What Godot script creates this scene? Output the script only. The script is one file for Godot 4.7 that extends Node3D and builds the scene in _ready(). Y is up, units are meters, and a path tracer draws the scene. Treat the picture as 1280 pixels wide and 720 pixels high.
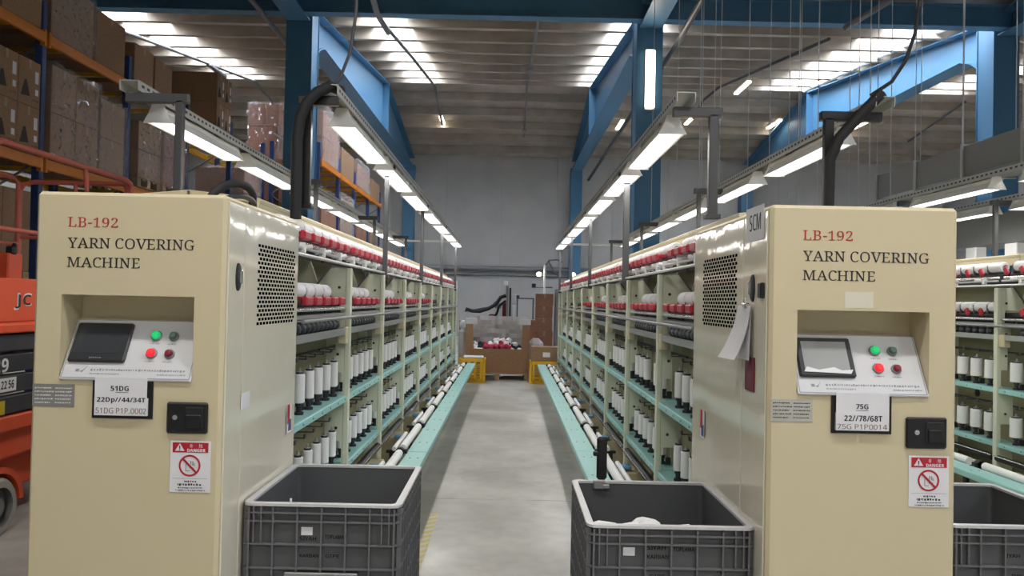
extends Node3D
# A yarn covering hall: two covering machines along an aisle, light rows, racks, a scissor lift. Metres, y up, the aisle runs along -z.

class MB:
	var v := PackedVector3Array()
	var n := PackedVector3Array()
	var t := PackedVector2Array()
	var ix := PackedInt32Array()
	var X := Transform3D()
	func at(p: Vector3, b := Basis()) -> MB:
		X = Transform3D(b, p)
		return self
	func q4(a: Vector3, b: Vector3, c: Vector3, d: Vector3, out: Vector3) -> void:
		var nn := (b - a).cross(c - a)
		if nn.length_squared() < 1e-16:
			nn = (c - a).cross(d - a)
		nn = nn.normalized()
		var k := v.size()
		var lu := (b - a).length()
		var lv := (d - a).length()
		for p in [a, b, c, d]:
			v.append(X * p)
		var ok := nn.dot(out) >= 0.0
		var m := (X.basis * (nn if ok else -nn)).normalized()
		for i in 4:
			n.append(m)
		t.append_array(PackedVector2Array([Vector2(0, 0), Vector2(lu, 0), Vector2(lu, lv), Vector2(0, lv)]))
		if ok:
			ix.append_array(PackedInt32Array([k, k + 2, k + 1, k, k + 3, k + 2]))
		else:
			ix.append_array(PackedInt32Array([k, k + 1, k + 2, k, k + 2, k + 3]))
	func t3(a: Vector3, b: Vector3, c: Vector3, out: Vector3) -> void:
		var nn := (b - a).cross(c - a).normalized()
		var k := v.size()
		for p in [a, b, c]:
			v.append(X * p)
			t.append(Vector2(p.x, p.y))
		var ok := nn.dot(out) >= 0.0
		var m := (X.basis * (nn if ok else -nn)).normalized()
		for i in 3:
			n.append(m)
		ix.append_array(PackedInt32Array([k, k + 2, k + 1] if ok else [k, k + 1, k + 2]))
	func box(c: Vector3, s: Vector3) -> MB:
		var h := s * 0.5
		for ax in 3:
			var a1 := (ax + 1) % 3
			var a2 := (ax + 2) % 3
			for sg in [-1.0, 1.0]:
				var o := Vector3.ZERO
				o[ax] = sg * h[ax]
				var e1 := Vector3.ZERO
				e1[a1] = h[a1]
				var e2 := Vector3.ZERO
				e2[a2] = h[a2]
				q4(c + o - e1 - e2, c + o + e1 - e2, c + o + e1 + e2, c + o - e1 + e2, o)
		return self
	func cbox(c: Vector3, s: Vector3, ch: float, skip_front := false) -> MB:
		var h := s * 0.5
		ch = minf(ch, minf(h.x, minf(h.y, h.z)) * 0.9)
		var g := h - Vector3.ONE * ch
		for ax in 3:
			var a1 := (ax + 1) % 3
			var a2 := (ax + 2) % 3
			for sg in [-1.0, 1.0]:
				if skip_front and ax == 2 and sg > 0:
					continue
				var o := Vector3.ZERO
				o[ax] = sg * h[ax]
				var e1 := Vector3.ZERO
				e1[a1] = g[a1]
				var e2 := Vector3.ZERO
				e2[a2] = g[a2]
				q4(c + o - e1 - e2, c + o + e1 - e2, c + o + e1 + e2, c + o - e1 + e2, o)
			for s1 in [-1.0, 1.0]:
				for s2 in [-1.0, 1.0]:
					var e := Vector3.ZERO
					e[ax] = g[ax]
					var p := Vector3.ZERO
					p[a1] = s1 * h[a1]
					p[a2] = s2 * g[a2]
					var r := Vector3.ZERO
					r[a1] = s1 * g[a1]
					r[a2] = s2 * h[a2]
					q4(c + p - e, c + p + e, c + r + e, c + r - e, p + r)
		for sx in [-1.0, 1.0]:
			for sy in [-1.0, 1.0]:
				for sz in [-1.0, 1.0]:
					t3(c + Vector3(sx * h.x, sy * g.y, sz * g.z), c + Vector3(sx * g.x, sy * h.y, sz * g.z), c + Vector3(sx * g.x, sy * g.y, sz * h.z), Vector3(sx, sy, sz))
		return self
	func lathe(prof: Array, seg: int, b := Basis(), o := Vector3.ZERO) -> MB:
		for i in prof.size() - 1:
			var p: Vector2 = prof[i]
			var q: Vector2 = prof[i + 1]
			var d := q - p
			if d.length() < 1e-6:
				continue
			var nl := Vector2(d.y, -d.x).normalized()
			var k := v.size()
			for j in seg + 1:
				var a := TAU * j / seg
				var cs := cos(a)
				var sn := sin(a)
				v.append(X * (o + b * Vector3(p.x * cs, p.y, p.x * sn)))
				v.append(X * (o + b * Vector3(q.x * cs, q.y, q.x * sn)))
				var m := (X.basis * (b * Vector3(nl.x * cs, nl.y, nl.x * sn))).normalized()
				n.append(m)
				n.append(m)
				t.append(Vector2(float(j) / seg, p.y))
				t.append(Vector2(float(j) / seg, q.y))
			for j in seg:
				var w := k + j * 2
				ix.append_array(PackedInt32Array([w, w + 2, w + 1, w + 1, w + 2, w + 3]))
		return self
	func cyl(a: Vector3, c: Vector3, r: float, seg := 10, r2 := -1.0) -> MB:
		if r2 < 0.0:
			r2 = r
		var y := c - a
		var l := y.length()
		y = y / l
		var x := y.cross(Vector3(0, 0, 1) if absf(y.z) < 0.9 else Vector3(1, 0, 0)).normalized()
		var z := x.cross(y)
		return lathe([Vector2(0, 0), Vector2(r, 0), Vector2(r2, l), Vector2(0, l)], seg, Basis(x, y, z), a)
	func tube(path: Array, r: float, seg := 8) -> MB:
		var k := v.size()
		var x := Vector3.ZERO
		for i in path.size():
			var d: Vector3 = (path[mini(i + 1, path.size() - 1)] - path[maxi(i - 1, 0)]).normalized()
			if i == 0:
				x = d.cross(Vector3(0, 0, 1) if absf(d.z) < 0.9 else Vector3(1, 0, 0)).normalized()
			x = (x - d * x.dot(d)).normalized()
			var y := d.cross(x)
			for j in seg + 1:
				var a := TAU * j / seg
				var m := x * cos(a) + y * sin(a)
				v.append(X * (path[i] + m * r))
				n.append((X.basis * m).normalized())
				t.append(Vector2(float(j) / seg, i))
		for i in path.size() - 1:
			for j in seg:
				var w := k + i * (seg + 1) + j
				ix.append_array(PackedInt32Array([w, w + seg + 1, w + 1, w + 1, w + seg + 1, w + seg + 2]))
		return self
	func prism(poly: PackedVector2Array, depth: float) -> MB:
		if Geometry2D.is_polygon_clockwise(poly):
			poly.reverse()
		var tr := Geometry2D.triangulate_polygon(poly)
		for i in range(0, tr.size(), 3):
			var a := poly[tr[i]]
			var b := poly[tr[i + 1]]
			var c := poly[tr[i + 2]]
			t3(Vector3(a.x, a.y, depth), Vector3(b.x, b.y, depth), Vector3(c.x, c.y, depth), Vector3(0, 0, 1))
			t3(Vector3(a.x, a.y, 0), Vector3(b.x, b.y, 0), Vector3(c.x, c.y, 0), Vector3(0, 0, -1))
		for i in poly.size():
			var a := poly[i]
			var b := poly[(i + 1) % poly.size()]
			q4(Vector3(a.x, a.y, 0), Vector3(b.x, b.y, 0), Vector3(b.x, b.y, depth), Vector3(a.x, a.y, depth), Vector3(b.y - a.y, a.x - b.x, 0))
		return self
	func ring(o: PackedVector2Array, i: PackedVector2Array, y0: float, y1: float) -> MB:
		for k in o.size():
			var l := (k + 1) % o.size()
			var a := Vector3(o[k].x, 0, o[k].y)
			var b := Vector3(o[l].x, 0, o[l].y)
			var c := Vector3(i[k].x, 0, i[k].y)
			var d := Vector3(i[l].x, 0, i[l].y)
			var u := Vector3(0, y0, 0)
			var w := Vector3(0, y1, 0)
			var out := a + b
			q4(a + u, b + u, b + w, a + w, out)
			q4(c + u, d + u, d + w, c + w, -out)
			q4(a + w, b + w, d + w, c + w, Vector3.UP)
			q4(a + u, b + u, d + u, c + u, Vector3.DOWN)
		return self
	func mesh() -> ArrayMesh:
		var arr := []
		arr.resize(Mesh.ARRAY_MAX)
		arr[Mesh.ARRAY_VERTEX] = v
		arr[Mesh.ARRAY_NORMAL] = n
		arr[Mesh.ARRAY_TEX_UV] = t
		arr[Mesh.ARRAY_INDEX] = ix
		var m := ArrayMesh.new()
		m.add_surface_from_arrays(Mesh.PRIMITIVE_TRIANGLES, arr)
		return m

var M := {}
var used := {}
var labels := {}
var rng := RandomNumberGenerator.new()
const ORD := ["first", "second", "third", "fourth", "fifth", "sixth", "seventh", "eighth", "ninth", "tenth", "eleventh", "twelfth", "thirteenth", "fourteenth", "fifteenth", "sixteenth", "seventeenth", "eighteenth", "nineteenth", "twentieth"]
var serif := SystemFont.new()
var sans := SystemFont.new()
var mono := SystemFont.new()
var bold := SystemFont.new()

func _ready() -> void:
	# camera
	var cam := Camera3D.new()
	cam.name = "camera"
	cam.fov = rad_to_deg(2.0 * atan(360.0 / 960.0))
	cam.near = 0.05
	cam.far = 200.0
	cam.transform = Transform3D(Basis(Vector3.UP, -atan(3.0 / 960.0)) * Basis(Vector3.RIGHT, atan(16.0 / 960.0)) * Basis(Vector3.BACK, deg_to_rad(1.2)), Vector3(0, 1.6, 0))
	add_child(cam)
	cam.current = true
	# overcast daylight through the skylights
	var we := WorldEnvironment.new()
	we.name = "environment"
	var env := Environment.new()
	env.background_mode = Environment.BG_SKY
	var sm := ProceduralSkyMaterial.new()
	sm.sky_top_color = Color(0.93, 0.96, 1.0)
	sm.sky_horizon_color = Color(0.95, 0.97, 1.0)
	sm.ground_bottom_color = Color(0.5, 0.5, 0.5)
	sm.ground_horizon_color = Color(0.8, 0.84, 0.88)
	sm.sky_energy_multiplier = SKY_E
	var sk := Sky.new()
	sk.sky_material = sm
	env.sky = sk
	env.tonemap_mode = Environment.TONE_MAPPER_LINEAR
	env.tonemap_exposure = EXPOSURE
	env.sdfgi_enabled = true
	env.ssao_enabled = true
	env.ssil_enabled = true
	we.environment = env
	add_child(we)
	materials()
	building()
	lights()
	machines()
	cabinets()
	crates()
	racks()
	lift()
	aisle_end()
	roof_services()

const SKY_E := 4.1
const LAMP_E := 0.56
const HIGH_BAY_E := 3.7
const EXPOSURE := 1.3

func V(x: float, y: float, z: float) -> Vector3:
	return Vector3(x, y, z)

func numbered(called: String) -> String:
	if not used.has(called):
		used[called] = 0
		return called
	used[called] += 1
	return "%s_%03d" % [called, used[called]]

func tag(o: Node3D, label: String, category: String, group := "") -> void:
	o.set_meta("label", label)
	o.set_meta("category", category)
	if labels.has(label):
		print("SAME LABEL: ", label)
	labels[label] = true
	if group != "":
		o.set_meta("group", group)

func thing(called: String, label: String, category: String, p := Vector3.ZERO, turn := 0.0, group := "") -> Node3D:
	var o := Node3D.new()
	o.name = numbered(called)
	add_child(o)
	o.position = p
	o.rotation.y = turn
	tag(o, label, category, group)
	return o

func put(called: String, mesh: Mesh, m: Material, parent: Node3D, x := Transform3D()) -> MeshInstance3D:
	var o := MeshInstance3D.new()
	o.name = numbered(called) if parent == self else called
	o.mesh = mesh
	o.material_override = m
	o.transform = x
	parent.add_child(o, true)
	return o

func obj(called: String, b: MB, m: Material, parent: Node3D, x := Transform3D()) -> MeshInstance3D:
	return put(called, b.mesh(), m, parent, x)

func struct_node(called: String) -> Node3D:
	var o := Node3D.new()
	o.name = called
	o.set_meta("kind", "structure")
	add_child(o)
	return o

func T(p: Vector3, b := Basis()) -> Transform3D:
	return Transform3D(b, p)

func copy_thing(src: Node3D, called: String, label: String, category: String, p: Vector3, turn := 0.0, group := "") -> Node3D:
	var o: Node3D = src.duplicate()
	o.name = numbered(called)
	add_child(o)
	o.position = p
	o.rotation.y = turn
	tag(o, label, category, group)
	return o

func mat(called: String, hex: String, rough := 0.6, metal := 0.0) -> StandardMaterial3D:
	var m := StandardMaterial3D.new()
	m.resource_name = called
	m.albedo_color = Color(hex)
	m.roughness = rough
	m.metallic = metal
	M[called] = m
	return m

func noise_tex(sd: int, freq: float, lo: String, hi: String, mid := "", size := 512) -> NoiseTexture2D:
	var f := FastNoiseLite.new()
	f.seed = sd
	f.frequency = freq
	f.fractal_octaves = 5
	var x := NoiseTexture2D.new()
	x.width = size
	x.height = size
	x.seamless = true
	x.noise = f
	var g := Gradient.new()
	g.set_color(0, Color(lo))
	g.set_color(1, Color(hi))
	if mid != "":
		g.add_point(0.5, Color(mid))
	x.color_ramp = g
	return x

func grain(m: StandardMaterial3D, sd: int, freq: float, lo: String, hi: String, scale: Vector3, mid := "", world := true) -> void:
	m.albedo_color = Color.WHITE
	m.albedo_texture = noise_tex(sd, freq, lo, hi, mid)
	m.uv1_triplanar = true
	m.uv1_world_triplanar = world
	m.uv1_scale = scale

func bump(m: StandardMaterial3D, sd: int, freq: float, strength: float) -> void:
	var f := FastNoiseLite.new()
	f.seed = sd
	f.frequency = freq
	var x := NoiseTexture2D.new()
	x.width = 256
	x.height = 256
	x.seamless = true
	x.as_normal_map = true
	x.bump_strength = strength
	x.noise = f
	m.normal_enabled = true
	m.normal_texture = x
	m.uv1_triplanar = true

func text(parent: Node3D, called: String, s: String, font: Font, x: float, y: float, z: float, w: float, h: float, m: Material, b := Basis()) -> void:
	var tm := TextMesh.new()
	tm.text = s
	tm.font = font
	tm.font_size = 32
	tm.pixel_size = 0.01
	tm.depth = 0.02
	tm.curve_step = 1.5
	var bb := tm.get_aabb()
	var sc := Vector3(w / maxf(bb.size.x, 0.001), h / maxf(bb.size.y, 0.001), 0.05)
	var c := bb.get_center() * sc
	put(called, tm, m, parent, Transform3D(b * Basis.from_scale(sc), V(x + w / 2, y + h / 2, z) - b * c))

func lamp_glow(called: String, hex: String, e: float) -> StandardMaterial3D:
	var m := mat(called, "f4f4f2", 0.5)
	m.emission_enabled = true
	m.emission = Color(hex)
	m.emission_energy_multiplier = e
	return m

func materials() -> void:
	serif.font_names = PackedStringArray(["Droid Serif"])
	sans.font_names = PackedStringArray(["Droid Sans"])
	bold.font_names = PackedStringArray(["Droid Sans"])
	bold.font_weight = 700
	mono.font_names = PackedStringArray(["Droid Sans Mono"])
	mat("cream", "cbbf9e", 0.5)
	var side := mat("cream_gloss", "dcd7c4", 0.07)
	side.metallic_specular = 0.7
	bump(side, 5, 0.006, 0.5)
	side.uv1_scale = V(0.7, 0.7, 0.7)
	mat("frame", "d8dcc6", 0.45)
	mat("partition", "928d70", 0.55)
	mat("teal", "9ccfcc", 0.45)
	mat("white_yarn", "f0f0f0", 0.85)
	mat("white_metal", "e6e6e4", 0.4)
	mat("red_arm", "b02a3a", 0.4)
	mat("black", "17181b", 0.45)
	mat("void_black", "0a0a0a", 1.0).specular_mode = BaseMaterial3D.SPECULAR_DISABLED
	mat("dark", "2e3036", 0.5)
	mat("chrome", "d4d6d8", 0.22, 0.9)
	mat("alu", "b4b6b8", 0.38, 0.7)
	mat("roller_steel", "5c6066", 0.28, 0.75)
	mat("steel_grey", "86888a", 0.45, 0.4)
	mat("post_grey", "4a4b4e", 0.5)
	mat("galvanised", "b6b8b8", 0.45, 0.3)
	mat("panel_grey", "c9cacd", 0.45)
	mat("screen", "3b3e42", 0.15)
	mat("screen_film", "9a9c9c", 0.3)
	mat("bezel", "2b2d30", 0.4)
	mat("green_off", "4f6b62", 0.3)
	mat("red_off", "7c2230", 0.3)
	lamp_glow("green_on", "10d878", 0.5).albedo_color = Color("0c7a44")
	lamp_glow("red_on", "ff2030", 0.7).albedo_color = Color("a01420")
	mat("text_red", "b03a36", 0.6)
	mat("text_black", "252229", 0.6)
	mat("text_grey", "8b8b92", 0.6)
	mat("text_brown", "7d6055", 0.6)
	mat("paper", "dcdce0", 0.8)
	mat("sign_red", "b0182a", 0.5)
	mat("plate_dark", "8d8d88", 0.4, 0.3)
	mat("plate_light", "b9b8b0", 0.45, 0.2)
	mat("burgundy", "6e2438", 0.6)
	mat("crate_grey", "505154", 0.5)
	mat("crate_rib", "66676a", 0.5)
	mat("crate_rim", "c2c2c4", 0.4)
	mat("crate_in", "525457", 0.55)
	mat("blue_pad", "5f9cc4", 0.5)
	mat("blue_print", "35508a", 0.5)
	mat("orange", "d07a1c", 0.5)
	mat("yellow_beam", "c99a22", 0.5)
	mat("navy", "2c4272", 0.5)
	mat("lift_orange", "d2502c", 0.5)
	mat("lift_rail", "b8604e", 0.55)
	mat("lift_dark", "35373d", 0.55)
	mat("lift_tyre", "9c9a96", 0.9)
	mat("yellow_plastic", "deb022", 0.5)
	mat("yellow_label", "c8b020", 0.5)
	mat("rubber", "1d1d1f", 0.7)
	mat("pink_yarn", "c23a5a", 0.85)
	mat("black_yarn", "24222a", 0.85)
	mat("duct", "8a8b8b", 0.5, 0.15)
	var cb := mat("carton", "ffffff", 0.85)
	grain(cb, 11, 0.02, "8f6f54", "9c7c60", V(1.6, 1.6, 1.6))
	var cb2 := mat("carton_red", "ffffff", 0.85)
	grain(cb2, 12, 0.02, "8e6350", "9c715d", V(1.6, 1.6, 1.6))
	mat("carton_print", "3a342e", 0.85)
	mat("tape", "a08468", 0.4)
	var wd := mat("pallet_wood", "ffffff", 0.85)
	grain(wd, 13, 0.03, "8e7a60", "b8a284", V(0.4, 6, 6))
	var fm := mat("film", "e4e4e6", 0.15)
	fm.albedo_color = Color(0.95, 0.95, 0.96, 0.05)
	fm.transparency = BaseMaterial3D.TRANSPARENCY_ALPHA
	fm.metallic_specular = 1.0
	var fh := mat("film_white", "e4e4e6", 0.35)
	fh.albedo_color = Color(0.92, 0.92, 0.92, 0.2)
	fh.transparency = BaseMaterial3D.TRANSPARENCY_ALPHA
	var fl2 := mat("film_liner", "d8d8da", 0.35)
	fl2.albedo_color = Color(0.84, 0.84, 0.85, 0.75)
	fl2.transparency = BaseMaterial3D.TRANSPARENCY_ALPHA
	var bl := mat("blue_paint", "4d7a9c", 0.45)
	bl.metallic_specular = 0.4
	var fl := mat("concrete_floor", "ffffff", 0.42)
	grain(fl, 21, 0.006, "a09e98", "cccbc6", V(0.22, 0.22, 0.22), "bab9b4")
	fl.roughness_texture = noise_tex(22, 0.01, "505050", "a8a8a8")
	fl.roughness = 0.85
	fl.detail_enabled = true
	fl.detail_albedo = noise_tex(23, 0.05, "d8d6d2", "ffffff")
	fl.detail_blend_mode = BaseMaterial3D.BLEND_MODE_MUL
	fl.detail_mask = noise_tex(24, 0.02, "404040", "ffffff")
	var wl := mat("wall_paint", "ffffff", 0.8)
	grain(wl, 31, 0.01, "aeadac", "bcbbb9", V(0.1, 0.1, 0.1))
	var cl := mat("roof_sheet", "ffffff", 0.8)
	grain(cl, 32, 0.012, "9c9184", "b8ada0", V(0.15, 0.15, 0.15))
	var cp := mat("purlin", "ffffff", 0.8)
	grain(cp, 33, 0.012, "9c9184", "b8ada0", V(0.15, 0.15, 0.15))
	var gl := mat("skylight_pane", "f4f8fc", 0.08)
	gl.albedo_color = Color(0.96, 0.98, 1.0, 0.12)
	gl.transparency = BaseMaterial3D.TRANSPARENCY_ALPHA
	mat("tape_yellow", "c8b978", 0.75)
	mat("tape_white", "c6c4ba", 0.7)
	lamp_glow("tube_glow", "ffffff", 2.2)
	lamp_glow("tube_warm", "fff0dc", 4.0)

# ---------------------------------------------------------------- building
func roof_y(d: float) -> float:
	if d > 26.0:
		return 9.2 - (d - 26.0) * 0.162
	if d > 15.8:
		return 7.9 + (d - 15.8) * 0.1275
	if d > 5.6:
		return 7.9 + (15.8 - d) * 0.1275
	return 9.2 - (5.6 - d) * 0.1275

const XL := -15.0
const XR := 19.0
const ZF := 5.0
const DB := 33.7

func building() -> void:
	var fl := struct_node("floor")
	var xs := [XL, -9.4, -4.6, 4.6, 9.4, 14.2, XR]
	var ds := [-ZF, 1.2, 6.2, 11.2, 16.2, 21.2, 26.2, DB]
	for i in xs.size() - 1:
		for j in ds.size() - 1:
			var b := MB.new()
			var w: float = xs[i + 1] - xs[i]
			var l: float = ds[j + 1] - ds[j]
			b.cbox(V(0, -0.1, 0), V(w - 0.008, 0.2, l - 0.008), 0.004)
			obj("slab", b, M.concrete_floor, fl, T(V(xs[i] + w / 2, 0, -ds[j] - l / 2)))
	obj("slab_bed", MB.new().box(V((XL + XR) / 2, -0.25, (ZF - DB) / 2), V(XR - XL + 1, 0.3, DB + ZF + 1)), M.dark, fl)
	var wb := struct_node("wall_back")
	var k := 0
	var x := XL
	while x < XR - 0.1:
		var w := minf(2.43, XR - x)
		obj("panel", MB.new().cbox(V(0, 4.1, 0), V(w - 0.006, 8.2, 0.2), 0.006), M.wall_paint, wb, T(V(x + w / 2, 0, -DB - 0.1)))
		x += w
	obj("backing", MB.new().box(V((XL + XR) / 2, 4.6, -DB - 0.3), V(XR - XL + 1, 9.6, 0.2)), M.wall_paint, wb)
	for s in [["wall_left", XL - 0.15], ["wall_right", XR + 0.15]]:
		var w := put(s[0], MB.new().box(V(s[1], 4.8, (ZF - DB) / 2), V(0.3, 9.8, DB + ZF + 0.8)).mesh(), M.wall_paint, self)
		w.set_meta("kind", "structure")
	var wf := put("wall_front", MB.new().box(V((XL + XR) / 2, 4.8, ZF + 0.15), V(XR - XL, 9.8, 0.3)).mesh(), M.wall_paint, self)
	wf.set_meta("kind", "structure")
	# roof
	var ce := struct_node("ceiling")
	var sky := [[-9.75, -8.55], [-3.5, -2.55], [2.3, 3.4], [8.55, 9.8], [13.9, 15.2]]
	var slopes := [[-ZF - 0.3, 5.6, true], [5.6, 15.8, false], [15.8, 26.0, true], [26.0, DB + 0.4, false]]
	var win := 0
	for sl in slopes:
		var d0: float = sl[0]
		var d1: float = sl[1]
		var y0 := roof_y(d0 + 0.001)
		var y1 := roof_y(d1 - 0.001)
		var l := sqrt((d1 - d0) * (d1 - d0) + (y1 - y0) * (y1 - y0))
		var ang := atan2(y1 - y0, d1 - d0)
		var mid := V(0, (y0 + y1) / 2, -(d0 + d1) / 2)
		var bs := Basis(Vector3.RIGHT, ang)
		var open: Array = sky if d0 > 10.0 else [sky[3]]
		var list := []
		var edge := XL - 0.3
		if sl[2]:
			for s in open:
				list.append([edge, s[0]])
				edge = s[1]
		list.append([edge, XR + 0.3])
		for sp in list:
			var w: float = sp[1] - sp[0]
			obj("roof_sheet", MB.new().box(V(0, 0.08, 0), V(w, 0.16, l + 0.02)), M.roof_sheet, ce, T(mid + V(sp[0] + w / 2, 0, 0), bs))
		if sl[2]:
			for s in open:
				win += 1
				var w: float = s[1] - s[0]
				var wn := put("window_%d" % win, MB.new().box(V(0, 0.08, 0), V(w, 0.01, l)).mesh(), M.skylight_pane, self, T(mid + V(s[0] + w / 2, 0, 0), bs))
				wn.set_meta("kind", "structure")
	var pd := [-3.5, -2, -0.5, 1.0, 2.5, 4.0, 5.6, 7.1, 8.6, 10.1, 11.6, 13.1, 14.6, 16.2, 17.65, 19.1, 20.55, 22.0, 23.45, 24.9, 26.0, 27.3, 28.6, 29.9, 31.2, 32.5]
	for d in pd:
		obj("purlin", MB.new().box(V((XL + XR) / 2, -0.14, 0), V(XR - XL, 0.28, 0.14)), M.purlin, ce, T(V(0, roof_y(d), -d)))
	# steel frames: columns, tie beam, rafters
	for c in [[-4.46, "left of the aisle, before the pallet racks"], [2.8, "right of the aisle, carrying a lit tube"], [10.2, "at the far right, beside the grey duct"]]:
		var cx: float = c[0]
		var o := struct_node(numbered("column"))
		o.position = V(cx, 0, -15.8)
		obj("flange", MB.new().cbox(V(0, 3.8, -0.015), V(0.54, 7.6, 0.03), 0.004), M.blue_paint, o)
		obj("flange", MB.new().cbox(V(0, 3.8, -0.585), V(0.54, 7.6, 0.03), 0.004), M.blue_paint, o)
		obj("web", MB.new().box(V(0, 3.8, -0.3), V(0.03, 7.6, 0.54)), M.blue_paint, o)
		for s in [-0.24, 0.24]:
			obj("side_plate", MB.new().box(V(s, 3.8, -0.3), V(0.02, 7.6, 0.54)), M.blue_paint, o)
		obj("base_plate", MB.new().cbox(V(0, 0.015, -0.3), V(0.7, 0.03, 0.8), 0.004), M.blue_paint, o)
		var b := struct_node(numbered("roof_beam"))
		b.position = V(cx, 0, 0)
		var turn := Basis(Vector3.UP, PI / 2)   # prism x -> -z
		var web := PackedVector2Array([Vector2(16.42, 6.8), Vector2(16.7, 7.0), Vector2(17.1, 7.15), Vector2(33.15, 7.3), Vector2(33.15, 7.7), Vector2(26.0, 8.9), Vector2(16.42, 7.72)])
		obj("web", MB.new().prism(web, 0.03), M.blue_paint, b, T(V(-0.015, 0, 0), turn))
		var near := PackedVector2Array([Vector2(15.75, 7.3), Vector2(-4.9, 7.3), Vector2(-4.9, 7.5), Vector2(5.6, 8.9), Vector2(15.75, 7.72)])
		obj("web", MB.new().prism(near, 0.03), M.blue_paint, b, T(V(-0.015, 0, 0), turn))
		for e in [[Vector2(16.42, 7.72), Vector2(26.0, 8.9)], [Vector2(26.0, 8.9), Vector2(33.15, 7.7)], [Vector2(17.1, 7.15), Vector2(33.15, 7.3)], [Vector2(16.42, 6.8), Vector2(16.7, 7.0)], [Vector2(16.7, 7.0), Vector2(17.1, 7.15)], [Vector2(15.75, 7.3), Vector2(-4.9, 7.3)], [Vector2(15.75, 7.72), Vector2(5.6, 8.9)], [Vector2(5.6, 8.9), Vector2(-4.9, 7.5)]]:
			var p: Vector2 = e[0]
			var q: Vector2 = e[1]
			var dv := q - p
			obj("flange", MB.new().box(V(dv.length() / 2, 0, 0), V(dv.length(), 0.03, 0.46)), M.blue_paint, b, T(V(0, p.y, -p.x), turn * Basis(Vector3.BACK, dv.angle())))
		for s in [-1, 1]:
			obj("stiffener", MB.new().box(V(s * 0.12, 8.08, -26.0), V(0.22, 1.62, 0.03)), M.blue_paint, b)
		var wc := struct_node(numbered("column"))
		wc.position = V(cx, 0, -33.4)
		obj("flange", MB.new().cbox(V(0, 3.7, 0), V(0.5, 7.4, 0.5), 0.01), M.blue_paint, wc)
	var tb := struct_node("roof_tie_beam")
	obj("web", MB.new().box(V(2.87, 7.6, -15.62), V(34, 0.42, 0.03)), M.blue_paint, tb)
	obj("flange", MB.new().box(V(2.87, 7.39, -15.62), V(34, 0.03, 0.26)), M.blue_paint, tb)
	obj("flange", MB.new().box(V(2.87, 7.82, -15.62), V(34, 0.03, 0.26)), M.blue_paint, tb)
	var wp := put("trim_1", MB.new().cyl(V(XL, 3.0, -33.5), V(XR, 3.0, -33.5), 0.1, 10).cyl(V(XL, 2.72, -33.6), V(XR, 2.72, -33.6), 0.05, 8).mesh(), M.steel_grey, self)
	wp.set_meta("kind", "structure")

# ---------------------------------------------------------------- lights
var batten: Node3D

func add_lamp_light(o: Node3D, sx: float, sz: float, e: float, col := Color(1, 0.985, 0.96)) -> void:
	var a := AreaLight3D.new()
	a.name = "area_light"
	a.area_size = Vector2(sx, sz)
	a.light_energy = e
	a.light_color = col
	a.shadow_enabled = true
	a.area_range = 40.0
	a.area_attenuation = 2.0
	a.rotation.x = -PI / 2
	a.position = V(0, -0.012, 0)
	o.add_child(a)

func make_batten(label: String, p: Vector3, group: String) -> void:
	# p is the middle of the glowing face; the fitting runs along z
	if batten:
		copy_thing(batten, "batten_light", label, "light", p, 0.0, group)
		return
	var o := thing("batten_light", label, "light", p, 0.0, group)
	var pr := PackedVector2Array([Vector2(-0.075, 0.0), Vector2(-0.03, 0.06), Vector2(-0.03, 0.085), Vector2(0.03, 0.085), Vector2(0.03, 0.06), Vector2(0.075, 0.0), Vector2(0.068, 0.0), Vector2(0.024, 0.055), Vector2(-0.024, 0.055), Vector2(-0.068, 0.0)])
	obj("reflector", MB.new().prism(pr, 1.16), M.white_metal, o, T(V(0, 0, -0.58)))
	var ep := PackedVector2Array([Vector2(-0.08, -0.006), Vector2(-0.05, 0.05), Vector2(-0.033, 0.1), Vector2(0.033, 0.1), Vector2(0.05, 0.05), Vector2(0.08, -0.006)])
	for z in [-0.592, 0.58]:
		obj("end_plate", MB.new().prism(ep, 0.012), M.white_metal, o, T(V(0, 0, z)))
	obj("light_tube", MB.new().cbox(V(0, 0.008, 0), V(0.118, 0.016, 1.14), 0.006), M.tube_glow, o)
	for z in [-0.3, 0.3]:
		obj("bracket", MB.new().box(V(0, 0.1, z), V(0.05, 0.04, 0.03)), M.galvanised, o)
	add_lamp_light(o, 0.11, 1.12, LAMP_E)
	batten = o


func channel(parent: Node3D, a: Vector3, b: Vector3) -> void:
	# slotted tray along z: a web, two flanges, dark slots
	var l := absf(b.z - a.z)
	var c := (a + b) / 2
	obj("tray", MB.new().box(c + V(0, 0.025, 0), V(0.1, 0.004, l)).box(c + V(-0.048, 0, 0), V(0.004, 0.05, l)).box(c + V(0.048, 0, 0), V(0.004, 0.05, l)), M.galvanised, parent)
	var sl := MB.new()
	var z := maxf(a.z, b.z) - 0.05
	while z > maxf(a.z, b.z) - 5.0:
		for s in [-1, 1]:
			sl.box(V(c.x + s * 0.0503, c.y + 0.004, z), V(0.002, 0.014, 0.028))
		z -= 0.06
	obj("slot", sl, M.dark, parent).set_meta("kind", "stuff")

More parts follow.
